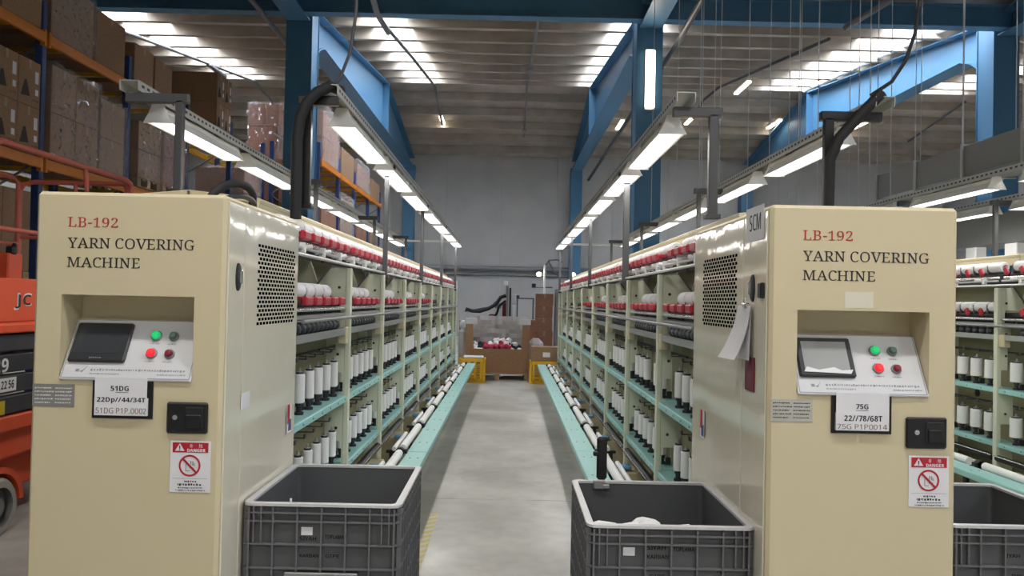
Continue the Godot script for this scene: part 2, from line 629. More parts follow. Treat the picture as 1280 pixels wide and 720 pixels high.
func light_row(x: float, d0: float, d1: float, starts: Array, posts: Array, desc: String, grp: String, first_black := false) -> void:
	# posts: [x, depth, foot height, arm from x to x]
	var o := thing("light_rail", "galvanised slotted light rail on dark posts " + desc, "rail")
	channel(o, V(x, 2.68, -d0), V(x, 2.68, -d1))
	for p in posts:
		var py: float = p[2]
		var pm: StandardMaterial3D = M.black if first_black and p == posts[0] else M.post_grey
		obj("post", MB.new().cbox(V(0, (2.62 - py) / 2, 0), V(p[3], 2.62 - py, 0.04), 0.004), pm, o, T(V(p[0], py, -p[1])))
		obj("foot", MB.new().cbox(V(0, 0.012, 0), V(p[3] + 0.03, 0.024, 0.07), 0.003), pm, o, T(V(p[0], py, -p[1])))
		var ax: float = x - p[0]
		if absf(ax) > 0.06:
			obj("arm", MB.new().cbox(V(ax / 2, 0, 0), V(absf(ax) + 0.09, 0.05, 0.04), 0.004), pm, o, T(V(p[0], 2.63, -p[1])))
		else:
			obj("arm", MB.new().cbox(V(0, 0, 0), V(0.09, 0.03, 0.05), 0.004), pm, o, T(V(x, 2.635, -p[1])))
	var k := 0
	for d in starts:
		make_batten("white batten light, %s from the near end, %s" % [ORD[k], desc], V(x, 2.565, -d - 0.58), grp)
		k += 1

func lights() -> void:
	var st := []
	for k in 7:
		st.append(4.32 + 1.435 * k)
	light_row(-0.965, 3.98, 14.4, st, [[-1.085, 4.03, 2.06, 0.055], [-0.985, 6.05, 1.76, 0.036], [-0.985, 8.55, 1.76, 0.036], [-0.985, 11.05, 1.76, 0.036], [-0.985, 13.85, 1.76, 0.036]], "over the left machine's aisle edge", "battens left of the aisle", true)
	light_row(0.9, 3.98, 14.4, st, [[1.075, 4.1, 2.06, 0.05], [0.925, 6.15, 1.76, 0.05], [0.925, 8.9, 1.76, 0.036], [0.925, 11.6, 1.76, 0.036], [0.925, 14.2, 1.76, 0.036]], "over the right machine's aisle edge", "battens right of the aisle")
	light_row(-2.0, 3.98, 14.4, st, [[-1.76, 4.05, 2.06, 0.04], [-1.76, 6.9, 2.06, 0.036], [-1.76, 9.9, 2.06, 0.036], [-1.76, 12.9, 2.06, 0.036]], "over the left machine's rack side", "battens on the rack side")
	light_row(1.94, 3.98, 14.4, [4.5, 6.05, 7.6, 9.05, 10.5, 11.95], [[1.7, 4.12, 2.06, 0.05], [1.7, 6.95, 2.06, 0.036], [1.7, 9.95, 2.06, 0.036], [1.7, 12.9, 2.06, 0.036]], "over the right machine's far edge", "battens beyond the right machine", true)
	light_row(3.83, 4.0, 14.4, [4.5, 6.05, 7.6], [[4.0, 7.5, 2.06, 0.036]], "over the third machine's near edge", "battens over the third machine")
	light_row(4.8, 4.0, 14.4, [4.6, 6.1, 7.6], [[4.62, 7.3, 2.06, 0.04]], "over the third machine's far edge", "battens over the third machine")
	# cross tubes at the far end of the rows
	for s in [[-2.0, -0.965, "between the two rails of the left machine"], [0.9, 1.94, "between the two rails of the right machine"]]:
		var o := put("cross_tube", MB.new().cyl(V(s[0] - 0.05, 2.655, -14.0), V(s[1] + 0.05, 2.655, -14.0), 0.018, 8).mesh(), M.white_metal, self)
		tag(o, "thin white cross tube at the far end " + s[2], "tube")
	# high bay panels of the hall behind the photographer
	var hb := 0
	for p in [[-1.4, -1.5], [1.4, -1.5], [-1.2, 1.6], [1.6, 1.6], [4.4, 1.6], [0.0, 3.6]]:
		var hl := thing("high_bay_light", "flat white high bay light hanging high above the photographer, %s of six" % ORD[hb], "light", V(p[0], 4.4, p[1]), 0.0, "high bay lights above the photographer")
		obj("light_panel", MB.new().cbox(V(0, 0.01, 0), V(1.1, 0.02, 0.3), 0.006), M.tube_glow, hl)
		obj("housing", MB.new().cbox(V(0, 0.06, 0), V(1.16, 0.08, 0.36), 0.01), M.white_metal, hl)
		obj("hanger", MB.new().cyl(V(-0.4, 0.1, 0), V(-0.4, roof_y(-p[1]) - 4.42, 0), 0.008, 6).cyl(V(0.4, 0.1, 0), V(0.4, roof_y(-p[1]) - 4.42, 0), 0.008, 6), M.steel_grey, hl)
		add_lamp_light(hl, 1.05, 0.28, HIGH_BAY_E)
		hb += 1
	# tubes under the far roof slope
	var i := 0
	for p in [[-6.1, 29.2, 8.45, "fourth from the right-hand column, left of the aisle"], [-2.72, 29.4, 8.45, "at the end of the left conduit"], [4.05, 29.0, 8.35, "just right of the middle roof beam"], [6.62, 28.6, 8.5, "right of the column with the warm tube"], [9.9, 29.0, 8.5, "before the third roof beam"], [13.1, 29.0, 8.5, "nearest the right wall"], [7.3, 24.4, 8.55, "hanging under the skylit slope"]]:
		var o := thing("roof_light", "small bright tube under the roof, " + p[3], "light", V(p[0], p[2], -p[1]), 0.0, "tubes under the roof")
		obj("light_tube", MB.new().cbox(V(0, 0, 0), V(0.16, 0.06, 1.4), 0.02), M.tube_warm, o)
		obj("housing", MB.new().cbox(V(0, 0.07, 0), V(0.12, 0.07, 1.45), 0.01), M.white_metal, o)
		obj("hanger", MB.new().cyl(V(0, 0.1, 0.5), V(0, roof_y(p[1]) - p[2], 0.5), 0.008, 6).cyl(V(0, 0.1, -0.5), V(0, roof_y(p[1]) - p[2], -0.5), 0.008, 6), M.steel_grey, o)
		add_lamp_light(o, 0.14, 1.35, 0.6)
		o.get_child(-1).position.y = -0.045
		i += 1
	# the vertical tube on the middle column
	var o := thing("column_light", "bright warm tube light standing upright on the blue column", "light", V(2.8, 6.22, -15.74))
	obj("light_tube", MB.new().cbox(V(0, 0, 0.03), V(0.2, 1.2, 0.06), 0.02), M.tube_warm, o)
	obj("housing", MB.new().cbox(V(0, 0, -0.02), V(0.2, 1.26, 0.06), 0.01), M.white_metal, o)
	add_lamp_light(o, 0.18, 1.15, 1.0, Color(1, 0.93, 0.84))
	var al: Node3D = o.get_child(-1)
	al.rotation = Vector3(0, PI, 0)
	al.rotation = Vector3(0, 0, 0)
	al.transform = T(V(0, 0, 0.075), Basis(Vector3.UP, PI))

# ---------------------------------------------------------------- machines
var bobbin_proto: Node3D
var package_proto: Node3D

func make_bobbin(r: float) -> Node3D:
	# foot on the spindle, y = 0 at the foot
	var o := Node3D.new()
	obj("tube", MB.new().lathe([Vector2(0, 0), Vector2(r * 0.7, 0), Vector2(r * 0.7, 0.16), Vector2(r * 0.3, 0.16), Vector2(0, 0.16)], 12), M.dark, o)
	obj("yarn", MB.new().lathe([Vector2(0, 0.004), Vector2(r - 0.003, 0.004), Vector2(r, 0.01), Vector2(r * 0.985, 0.146), Vector2(r - 0.004, 0.151), Vector2(0, 0.151)], 16), M.white_yarn, o)
	obj("cap", MB.new().lathe([Vector2(0, 0.151), Vector2(r * 0.55, 0.151), Vector2(r * 0.55, 0.162), Vector2(0.007, 0.164), Vector2(0.006, 0.182), Vector2(0, 0.183)], 10), M.alu, o)
	return o

func make_package() -> Node3D:
	# axis along z, centre at the origin
	var o := Node3D.new()
	var b := Basis(Vector3.RIGHT, PI / 2)
	obj("yarn", MB.new().lathe([Vector2(0.018, -0.08), Vector2(0.036, -0.08), Vector2(0.041, -0.072), Vector2(0.041, 0.072), Vector2(0.036, 0.08), Vector2(0.018, 0.08)], 16, b), M.white_yarn, o)
	obj("core", MB.new().lathe([Vector2(0, -0.09), Vector2(0.018, -0.09), Vector2(0.018, 0.09), Vector2(0, 0.09)], 10, b), M.steel_grey, o)
	return o

func spawn(src: Node3D, called: String, label: String, category: String, p: Vector3, group: String) -> void:
	copy_thing(src, called, label, category, p, 0.0, group)

const FRAMES := [4.75, 6.0, 7.25, 8.5, 9.75, 11.0, 12.25, 13.5, 14.28]
const BAY := ["first", "second", "third", "fourth", "fifth", "sixth", "seventh", "eighth", "ninth"]

func machine(which: String, x0: float, s: float, d0: float, frames: Array, fat: bool, levels_mid: int) -> void:
	# x0: aisle face; s: direction into the machine; d0: where the bays begin
	var o := thing("yarn_covering_machine", "long pale green frame of the %s yarn covering machine with teal bobbin shelves" % which, "machine", V(x0, 0, 0))
	var d1: float = frames[-1]
	# frame plates
	var pl := PackedVector2Array()
	for p in [[0.0, 0.06], [0.0, 1.78], [0.13, 1.78], [0.2, 1.69], [0.2, 1.605], [0.06, 1.605], [0.06, 1.505], [0.11, 1.505], [0.11, 1.4], [0.085, 1.36], [0.085, 1.14], [0.036, 1.14], [0.036, 1.02], [0.13, 0.95], [0.13, 0.72], [0.036, 0.72], [0.036, 0.56], [0.13, 0.5], [0.13, 0.06]]:
		pl.append(Vector2(s * p[0], p[1]))
	var plate := MB.new().prism(pl, 0.03).mesh()
	var post := MB.new().cbox(V(0, 0.86, 0), V(0.032, 1.72, 0.045), 0.004).mesh()
	var bolt := MB.new()
	for y in [0.3, 0.8, 1.25, 1.42, 1.66]:
		bolt.cyl(V(s * 0.07, y, 0.029), V(s * 0.07, y, 0.036), 0.009, 8)
	var bolts := bolt.mesh()
	var inner := MB.new()
	var ip := PackedVector2Array([Vector2(s * 0.2, 1.66), Vector2(s * 0.3, 1.95), Vector2(s * 0.44, 1.95), Vector2(s * 0.44, 0.06), Vector2(s * 0.36, 0.06), Vector2(s * 0.36, 1.5), Vector2(s * 0.2, 1.6)])
	inner.prism(ip, 0.02)
	var inner_m := inner.mesh()
	var strip := MB.new().box(V(0, 0, 0), V(0.012, 0.16, 0.036)).mesh()
	for d in frames:
		put("edge_strip", strip, M.steel_grey, o, T(V(s * 0.168, 1.73, -d + 0.016), Basis(Vector3.BACK, s * 0.64)))
		put("frame_plate", plate, M.frame, o, T(V(0, 0, -d)))
		put("frame_post", post, M.frame, o, T(V(s * 0.014, 0.06, -d + 0.012)))
		put("frame_post", post, M.frame, o, T(V(s * 1.0, 0.06, -d + 0.012)))
		put("bolt", bolts, M.dark, o, T(V(0, 0, -d)))
		put("inner_frame", inner_m, M.frame, o, T(V(0, 0, -d)))
		obj("foot", MB.new().cbox(V(s * 0.06, 0.03, -d + 0.01), V(0.34, 0.06, 0.1), 0.006), M.frame, o)
	# bays
	var a := d0
	var bay := 0
	var spindle := MB.new().lathe([Vector2(0, 0), Vector2(0.024, 0), Vector2(0.024, 0.014), Vector2(0.014, 0.016), Vector2(0.014, 0.04), Vector2(0.02, 0.042), Vector2(0.02, 0.056), Vector2(0, 0.056)], 10).box(V(s * 0.035, 0.022, 0.02), V(0.03, 0.044, 0.024)).mesh()
	var cradle := MB.new().cbox(V(s * -0.01, 0, -0.01), V(0.032, 0.045, 0.12), 0.008).box(V(s * 0.03, 0.012, 0.0), V(0.06, 0.016, 0.02)).mesh()
	var mid_arm := MB.new()
	mid_arm.X = T(V(0, 0.01, -0.01), Basis(Vector3.RIGHT, -0.6))
	mid_arm.cbox(V(s * -0.012, 0, 0), V(0.026, 0.065, 0.04), 0.008)
	var small_arm := mid_arm.mesh()
	var arm := MB.new().box(V(s * 0.065, 0.0, 0), V(0.05, 0.07, 0.005)).mesh()
	var roller := MB.new().lathe([Vector2(0, -0.034), Vector2(0.018, -0.034), Vector2(0.03, -0.016), Vector2(0.032, 0.0), Vector2(0.03, 0.016), Vector2(0.018, 0.034), Vector2(0, 0.034)], 12, Basis(Vector3.RIGHT, PI / 2)).mesh()
	for d in frames:
		var l: float = d - a
		var c = -(a + d) / 2
		var e := l - 0.045
		var nb := 6 if l > 1.1 else 4
		obj("partition_panel", MB.new().cbox(V(s * 0.45, 0.98, c), V(0.02, 1.7, e), 0.003), M.partition, o)
		obj("sloping_panel", MB.new().box(V(0, 0, 0), V(0.012, 0.36, e)), M.partition, o, T(V(s * 0.36, 1.72, c), Basis(Vector3.BACK, s * -0.35)))
		obj("top_cover", MB.new().cbox(V(0, 0, 0), V(0.34, 0.025, e + 0.04), 0.004), M.cream, o, T(V(s * 0.36, 2.055, c), Basis(Vector3.BACK, s * 0.1)))
		obj("top_cover", MB.new().cbox(V(0, 0, 0), V(0.34, 0.025, e + 0.04), 0.004), M.cream, o, T(V(s * 0.68, 2.055, c), Basis(Vector3.BACK, s * -0.1)))
		obj("top_fascia", MB.new().cbox(V(s * 0.2, 2.0, c), V(0.012, 0.075, e + 0.04), 0.003), M.cream, o)
		obj("rear_panel", MB.new().cbox(V(s * 0.98, 1.1, c), V(0.02, 1.6, e), 0.003), M.frame, o)
		obj("base_beam", MB.new().cbox(V(s * 0.3, 0.16, c), V(0.3, 0.2, e), 0.006), M.partition, o)
		obj("base_box", MB.new().cbox(V(s * 0.06, 0.2, -d + 0.2), V(0.2, 0.32, 0.3), 0.008), M.cream, o)
		for y in [0.98, 0.56]:
			obj("bobbin_shelf", MB.new().cbox(V(s * 0.085, y, c), V(0.15, 0.04, e), 0.005), M.teal, o)
			var sc := MB.new()
			for k in nb:
				sc.cyl(V(s * 0.0095, y, -a - 0.18 - k * 0.19), V(s * 0.007, y, -a - 0.18 - k * 0.19), 0.006, 6)
			obj("screw", sc, M.steel_grey, o).set_meta("kind", "stuff")
			# thread guide rail above the bobbins
			obj("guide_bar", MB.new().cbox(V(s * 0.2, y + 0.29, c), V(0.018, 0.012, e), 0.002), M.dark, o)
			var gd := MB.new()
			for k in nb:
				gd.box(V(s * 0.15, y + 0.285, -a - 0.18 - k * 0.19), V(0.1, 0.006, 0.008)).box(V(s * 0.1, y + 0.296, -a - 0.18 - k * 0.19), V(0.008, 0.02, 0.03))
			obj("thread_guide", gd, M.post_grey, o).set_meta("kind", "stuff")
		obj("drive_shaft", MB.new().cyl(V(s * 0.02, 0.455, c + e / 2), V(s * 0.02, 0.455, c - e / 2), 0.026, 12), M.black, o)
		obj("shaft_strip", MB.new().cyl(V(s * -0.014, 0.475, c + e / 2), V(s * -0.014, 0.475, c - e / 2), 0.005, 6), M.chrome, o)
		obj("port_hole", MB.new().cyl(V(s * 0.438, 0.86, c - 0.3), V(s * 0.434, 0.86, c - 0.3), 0.035, 14), M.black, o)
		# middle take-up row
		obj("creel_rod", MB.new().cyl(V(s * 0.03, 1.535, c + e / 2), V(s * 0.03, 1.535, c - e / 2), 0.011, 8), M.chrome, o)
		obj("drive_roller", MB.new().cyl(V(s * 0.1, 1.563, c + e / 2), V(s * 0.1, 1.563, c - e / 2), 0.026, 12), M.black, o)
		obj("creel_back", MB.new().box(V(s * 0.17, 1.52, c), V(0.012, 0.1, e)), M.dark, o)
		obj("lower_bar", MB.new().cbox(V(s * 0.06, 1.495, c), V(0.05, 0.02, e), 0.003), M.alu, o)
		obj("roller_trough", MB.new().cbox(V(s * 0.06, 1.385, c), V(0.1, 0.022, e), 0.004).box(V(s * 0.012, 1.4, c), V(0.006, 0.03, e)), M.alu, o)
		obj("upper_strip", MB.new().cbox(V(s * 0.05, 1.478, c), V(0.04, 0.01, e), 0.003), M.steel_grey, o)
		# top take-up row
		obj("creel_rod", MB.new().cyl(V(s * 0.06, 1.86, c + e / 2), V(s * 0.06, 1.86, c - e / 2), 0.011, 8), M.chrome, o)
		obj("drive_roller", MB.new().cyl(V(s * 0.13, 1.883, c + e / 2), V(s * 0.13, 1.883, c - e / 2), 0.026, 12), M.black, o)
		obj("creel_back", MB.new().box(V(s * 0.19, 1.86, c), V(0.012, 0.1, e)), M.dark, o)
		obj("front_rail", MB.new().cbox(V(s * 0.02, 1.8, c), V(0.03, 0.013, e + 0.05), 0.004), M.white_metal, o)
		obj("side_rail", MB.new().cyl(V(s * 0.04, 1.835, c + e / 2), V(s * 0.04, 1.835, c - e / 2), 0.008, 6), M.alu, o)
		var brk := MB.new()
		for k in 3:
			brk.box(V(s * 0.04, 1.838, -a - 0.2 - k * 0.4), V(0.03, 0.05, 0.022)).cyl(V(s * 0.02, 1.85, -a - 0.3 - k * 0.4), V(s * 0.09, 1.84, -a - 0.24 - k * 0.4), 0.012, 8)
		obj("rod_bracket", brk, M.white_metal, o).set_meta("kind", "stuff")
		obj("end_block", MB.new().cbox(V(s * 0.03, 1.37, -d + 0.075), V(0.05, 0.1, 0.07), 0.004), M.cream, o)
		var at_bay := "%s bay of %s machine" % [BAY[bay], which]
		for k in nb:
			var z := -a - 0.17 - k * 0.187
			put("red_arm", small_arm if fat else cradle, M.red_arm, o, T(V(s * 0.045, 1.9, z - 0.05)))
			put("arm_plate", arm, M.steel_grey, o, T(V(s * 0.06, 1.93, z - 0.092)))
			spawn(package_proto, "yarn_package", "white yarn roll, %s along top row, %s" % [ORD[k], at_bay], "yarn roll", V(x0 + s * 0.135, 1.95, z), "white yarn rolls of the take-up rows")
			if bay < levels_mid and k < 5:
				z += 0.05
				put("red_arm", small_arm if fat else cradle, M.red_arm, o, T(V(s * 0.015, 1.578, z - 0.05)))
				put("arm_plate", arm, M.steel_grey, o, T(V(s * 0.03, 1.61, z - 0.092)))
				spawn(package_proto, "yarn_package", "white yarn roll, %s along middle row, %s" % [ORD[k], at_bay], "yarn roll", V(x0 + s * 0.105, 1.63, z), "white yarn rolls of the take-up rows")
				z -= 0.05
				for h in 2:
					put("feed_roller", roller, M.roller_steel, o, T(V(s * 0.05, 1.44, z + 0.045 - h * 0.094)))
			for y in [1.0, 0.58]:
				put("spindle", spindle, M.dark, o, T(V(s * 0.08, y, z)))
				if not fat and which == "right" and y > 0.9 and bay == 1 and k == 2:
					continue
				spawn(bobbin_proto, "yarn_bobbin", "%s white bobbin, %s along %s teal shelf, %s" % ["fat" if fat else "slim", ORD[k], "upper" if y > 0.9 else "lower", at_bay], "bobbin", V(x0 + s * 0.08, y + 0.056, z), "white bobbins on the teal shelves")
		a = d
		bay += 1
	# long rods and the foot guard along the whole machine
	var lc := -(d0 + d1) / 2
	var ll := d1 - d0
	obj("hand_rod", MB.new().cyl(V(s * -0.025, 1.482, -d0), V(s * -0.025, 1.482, -d1), 0.009, 10), M.steel_grey, o)
	obj("end_panel", MB.new().cbox(V(s * 0.5, 1.0, -d1 - 0.03), V(1.0, 1.9, 0.03), 0.006), M.frame, o)
	var g := d0
	while g < d1 - 0.2:
		var ge := minf(g + 2.5, d1 + 0.35)
		var gl := ge - g
		var gb := obj("guard_board", MB.new().cbox(V(s * -0.277, 0.375, -(g + ge) / 2), V(0.16, 0.05, gl - 0.005), 0.006), M.teal, o)
		var sw := MB.new()
		var zz := g + 0.4
		while zz < ge:
			for q in [-0.31, -0.25]:
				sw.cyl(V(s * q, 0.4, -zz), V(s * q, 0.4025, -zz), 0.007, 6)
			zz += 0.62
		obj("screw", sw, M.steel_grey, gb).set_meta("kind", "stuff")
		g = ge
	g = d0
	while g < d1:
		obj("guard_bracket", MB.new().box(V(s * -0.13, 0.34, -g - 0.3), V(0.28, 0.02, 0.04)).box(V(s * -0.03, 0.17, -g - 0.3), V(0.03, 0.34, 0.04)).box(V(s * -0.24, 0.345, -g - 0.3), V(0.1, 0.012, 0.04)), M.dark, o)
		var tl := minf(1.16, d1 - g)
		if tl > 0.3:
			obj("yarn_sleeve", MB.new().cyl(V(s * -0.155, 0.415, -g - 0.05), V(s * -0.155, 0.415, -g - tl + 0.06), 0.031, 14), M.white_yarn, o)
			obj("clamp", MB.new().cyl(V(s * -0.155, 0.415, -g - tl + 0.02), V(s * -0.155, 0.415, -g - tl - 0.03), 0.035, 14).box(V(s * -0.18, 0.42, -g - tl), V(0.06, 0.03, 0.04)), M.black, o)
			obj("guide_tube", MB.new().cyl(V(s * -0.08, 0.4, -g - 0.1), V(s * -0.08, 0.4, -g - tl * 0.7), 0.018, 8), M.white_yarn, o)
			obj("foot_pad", MB.new().cbox(V(s * -0.045, 0.385, -g - 0.75), V(0.11, 0.025, 0.1), 0.006), M.blue_pad, o)
			obj("pad_stalk", MB.new().box(V(s * -0.03, 0.22, -g - 0.75), V(0.03, 0.32, 0.04)), M.cream, o)
		g += 1.25

func machines() -> void:
	bobbin_proto = make_bobbin(0.0275)
	package_proto = make_package()
	machine("left", -0.975, -1.0, 3.55, FRAMES, false, 5)
	machine("right", 0.915, 1.0, 3.72, FRAMES, false, 5)
	bobbin_proto.free()
	bobbin_proto = make_bobbin(0.044)
	machine("third", 3.8, 1.0, 4.75, [6.0, 7.25], true, 5)
	bobbin_proto.free()
	package_proto.free()

# ---------------------------------------------------------------- control cabinets
func dashes(parent: Node3D, called: String, m: Material, x0: float, x1: float, y: float, z: float, h: float, sd: int, b := Basis(), org := Vector3.ZERO) -> void:
	# a line of print too small to read: broken strokes
	var r := RandomNumberGenerator.new()
	r.seed = sd
	var mb := MB.new()
	mb.X = Transform3D(b, org)
	var x := x0
	while x < x1:
		var w := r.randf_range(0.35, 0.9) * h
		mb.box(V(x + w / 2, y + r.randf_range(-0.1, 0.1) * h, z), V(w, h * r.randf_range(0.5, 1.0), 0.0006))
		x += w + h * r.randf_range(0.25, 0.7)
	obj(called, mb, m, parent).set_meta("kind", "stuff")

func cabinet(which: String, x0: float, side: float, depth: float, top: float, right_one: bool) -> void:
	# x0: left edge; side +1: the aisle face is on the right
	var W := 0.655 if not right_one else 0.65
	var o := thing("control_cabinet", "cream control cabinet of the %s machine, %s" % [which, "with a peeling film on its screen" if right_one else "with a dark blank screen"], "cabinet", V(x0, 0, -2.65))
	var nx0 := 0.096
	var nx1 := 0.553
	var ny0 := 1.305
	var ny1 := 1.59
	var b := MB.new()
	b.cbox(V(W / 2, top / 2 + 0.03, -depth / 2), V(W, top - 0.06, depth), 0.012, true)
	var g0 := 0.012
	var ylo := 0.06 + 0.012
	var yhi := top - 0.012
	for r in [[g0, ylo, nx0, yhi], [nx1, ylo, W - g0, yhi], [nx0, ylo, nx1, ny0], [nx0, ny1, nx1, yhi]]:
		b.q4(V(r[0], r[1], 0), V(r[2], r[1], 0), V(r[2], r[3], 0), V(r[0], r[3], 0), V(0, 0, 1))
	# niche walls
	var dz := -0.13
	b.q4(V(nx0, ny0, dz), V(nx1, ny0, dz), V(nx1, ny1, dz), V(nx0, ny1, dz), V(0, 0, 1))
	b.q4(V(nx0, ny0, 0), V(nx0, ny0, dz), V(nx0, ny1, dz), V(nx0, ny1, 0), V(1, 0, 0))
	b.q4(V(nx1, ny0, 0), V(nx1, ny0, dz), V(nx1, ny1, dz), V(nx1, ny1, 0), V(-1, 0, 0))
	b.q4(V(nx0, ny1, 0), V(nx1, ny1, 0), V(nx1, ny1, dz), V(nx0, ny1, dz), V(0, -1, 0))
	b.q4(V(nx0, ny0, 0), V(nx1, ny0, 0), V(nx1, ny0, dz), V(nx0, ny0, dz), V(0, 1, 0))
	obj("body", b, M.cream, o)
	obj("plinth", MB.new().box(V(W / 2, 0.03, -depth / 2), V(W - 0.04, 0.06, depth - 0.04)), M.dark, o)
	# titles
	text(o, "lettering", "LB-192", serif, 0.111, top - 0.121, 0.0008, 0.172, 0.0335, M.text_red)
	text(o, "lettering", "YARN COVERING", serif, 0.112, top - 0.194, 0.0008, 0.436, 0.036, M.text_black)
	text(o, "lettering", "MACHINE", serif, 0.112, top - 0.26, 0.0008, 0.25, 0.035, M.text_black)
	# sloped control panel
	var cp := Node3D.new()
	cp.name = "control_panel"
	o.add_child(cp)
	var up := V(0, 0.2, -0.11).normalized()
	var nz := V(1, 0, 0).cross(up)
	cp.transform = T(V(0, ny0 - 0.004, 0.01), Basis(V(1, 0, 0), up, nz))
	obj("plate", MB.new().cbox(V(0.325, 0.115, -0.004), V(0.452, 0.232, 0.008), 0.003), M.panel_grey, cp)
	obj("plate_edge", MB.new().box(V(0.325, 0.228, 0.0008), V(0.44, 0.002, 0.001)).box(V(0.325, 0.006, 0.0008), V(0.44, 0.002, 0.001)).box(V(0.106, 0.117, 0.0008), V(0.002, 0.22, 0.001)).box(V(0.544, 0.117, 0.0008), V(0.002, 0.22, 0.001)), M.text_grey, cp)
	obj("screen_bezel", MB.new().cbox(V(0.212, 0.137, 0.006), V(0.196, 0.15, 0.016), 0.005), M.bezel, cp)
	if right_one:
		obj("screen", MB.new().box(V(0.212, 0.14, 0.0143), V(0.158, 0.11, 0.001)), M.screen_film, cp)
		var pf := MB.new()
		pf.prism(PackedVector2Array([Vector2(0.128, 0.078), Vector2(0.29, 0.072), Vector2(0.3, 0.088), Vector2(0.26, 0.084), Vector2(0.235, 0.096), Vector2(0.18, 0.085), Vector2(0.14, 0.097)]), 0.001)
		obj("loose_film", pf, M.paper, cp, T(V(0, 0, 0.0155)))
	else:
		obj("screen", MB.new().box(V(0.212, 0.143, 0.0143), V(0.158, 0.1, 0.001)), M.screen, cp)
		dashes(cp, "maker_print", M.text_grey, 0.19, 0.232, 0.075, 0.0146, 0.006, 4)
	for e in [[0.396, 0.168, M.green_on, 0.0165, "green_lamp"], [0.4575, 0.167, M.green_off, 0.0145, "green_button"], [0.3945, 0.1, M.red_on, 0.0165, "red_lamp"], [0.4575, 0.099, M.red_off, 0.0145, "red_button"]]:
		obj("button_ring", MB.new().lathe([Vector2(0, 0), Vector2(e[3] + 0.003, 0), Vector2(e[3] + 0.003, 0.006), Vector2(e[3], 0.008), Vector2(0, 0.008)], 18, Basis(Vector3.RIGHT, PI / 2), V(e[0], e[1], 0)), M.steel_grey, cp)
		obj(e[4], MB.new().lathe([Vector2(0, 0.006), Vector2(e[3] * 0.92, 0.006), Vector2(e[3] * 0.92, 0.014), Vector2(e[3] * 0.7, 0.02), Vector2(0, 0.021)], 18, Basis(Vector3.RIGHT, PI / 2), V(e[0], e[1], 0)), e[2], cp)
		dashes(cp, "button_print", M.text_grey, e[0] - 0.018, e[0] + 0.014, e[1] - 0.029, 0.0006, 0.0055, int(e[0] * 997 + e[1] * 71))
	obj("panel_logo", MB.new().box(V(0.155, 0.033, 0.0006), V(0.012, 0.01, 0.0008)).prism(PackedVector2Array([Vector2(0.163, 0.03), Vector2(0.172, 0.026), Vector2(0.186, 0.052), Vector2(0.174, 0.034)]), 0.001), M.text_grey, cp)
	dashes(cp, "company_print", M.text_grey, 0.2, 0.525, 0.036, 0.0006, 0.008, 9)
	dashes(cp, "company_print", M.text_grey, 0.2, 0.3, 0.021, 0.0006, 0.0055, 10)
	dashes(cp, "company_print", M.text_grey, 0.43, 0.525, 0.021, 0.0006, 0.0055, 11)
	# name plate
	var np := obj("name_plate", MB.new().cbox(V(0.0795, 1.243, 0.001), V(0.145, 0.078, 0.002), 0.0008), M.plate_light if right_one else M.plate_dark, o)
	for i in 5:
		dashes(np, "plate_print", M.text_black if right_one else M.paper, 0.016, 0.08 if i % 2 else 0.07, 1.268 - i * 0.0125, 0.0023, 0.005, 20 + i)
		dashes(np, "plate_print", M.text_black if right_one else M.paper, 0.086, 0.14, 1.268 - i * 0.0125, 0.0023, 0.005, 30 + i)
	# latch
	var la := obj("door_latch", MB.new().cbox(V(0.5425, 1.1755, 0.006), V(0.141, 0.107, 0.012), 0.006), M.black, o)
	obj("latch_recess", MB.new().cbox(V(0.568, 1.178, 0.0135), V(0.062, 0.072, 0.005), 0.002), M.rubber, la)
	obj("latch_lever", MB.new().cbox(V(0.568, 1.166, 0.018), V(0.05, 0.045, 0.01), 0.003), M.black, la)
	obj("lock_cylinder", MB.new().cyl(V(0.505, 1.178, 0.012), V(0.505, 1.178, 0.019), 0.0085, 14), M.chrome, la)
	# danger sign
	var sg := obj("danger_sign", MB.new().cbox(V(0.5555, 1.008, 0.0015), V(0.139, 0.175, 0.003), 0.001), M.paper, o)
	obj("red_band", MB.new().box(V(0.5555, 1.0735, 0.0034), V(0.122, 0.034, 0.0008)), M.sign_red, sg)
	obj("warning_triangle", MB.new().prism(PackedVector2Array([Vector2(0.503, 1.062), Vector2(0.535, 1.062), Vector2(0.519, 1.088)]), 0.001), M.paper, sg, T(V(0, 0, 0.0035)))
	obj("triangle_mark", MB.new().box(V(0.519, 1.074, 0.0048), V(0.0035, 0.011, 0.0006)).box(V(0.519, 1.0655, 0.0048), V(0.0035, 0.003, 0.0006)), M.text_black, sg)
	text(sg, "lettering", "DANGER", bold, 0.545, 1.059, 0.0042, 0.062, 0.0105, M.paper)
	var hz := MB.new()   # the two characters above, stroke by stroke
	for q in [[0.0, 0.006, 0.006, 0.0012], [0.001, 0.003, 0.0075, 0.0012], [-0.003, -0.001, 0.0012, 0.009], [0.001, -0.001, 0.005, 0.0012], [0.003, -0.003, 0.0012, 0.004], [0.001, -0.006, 0.006, 0.0012]]:
		hz.box(V(0.558 + q[0], 1.08 + q[1] * 0.8, 0.0042), V(q[2], q[3], 0.0006))
	for q in [[-0.004, 0.0, 0.0012, 0.013], [-0.002, 0.005, 0.004, 0.0012], [-0.002, 0.001, 0.004, 0.0012], [0.003, 0.005, 0.006, 0.0012], [0.003, 0.002, 0.005, 0.0012], [0.001, -0.002, 0.0012, 0.004], [0.005, -0.002, 0.0012, 0.004], [0.003, -0.006, 0.007, 0.0012]]:
		hz.box(V(0.59 + q[0], 1.08 + q[1] * 0.8, 0.0042), V(q[2], q[3], 0.0006))
	obj("lettering", hz, M.paper, sg)
	var rr := MB.new()
	var oc := PackedVector2Array()
	var ic := PackedVector2Array()
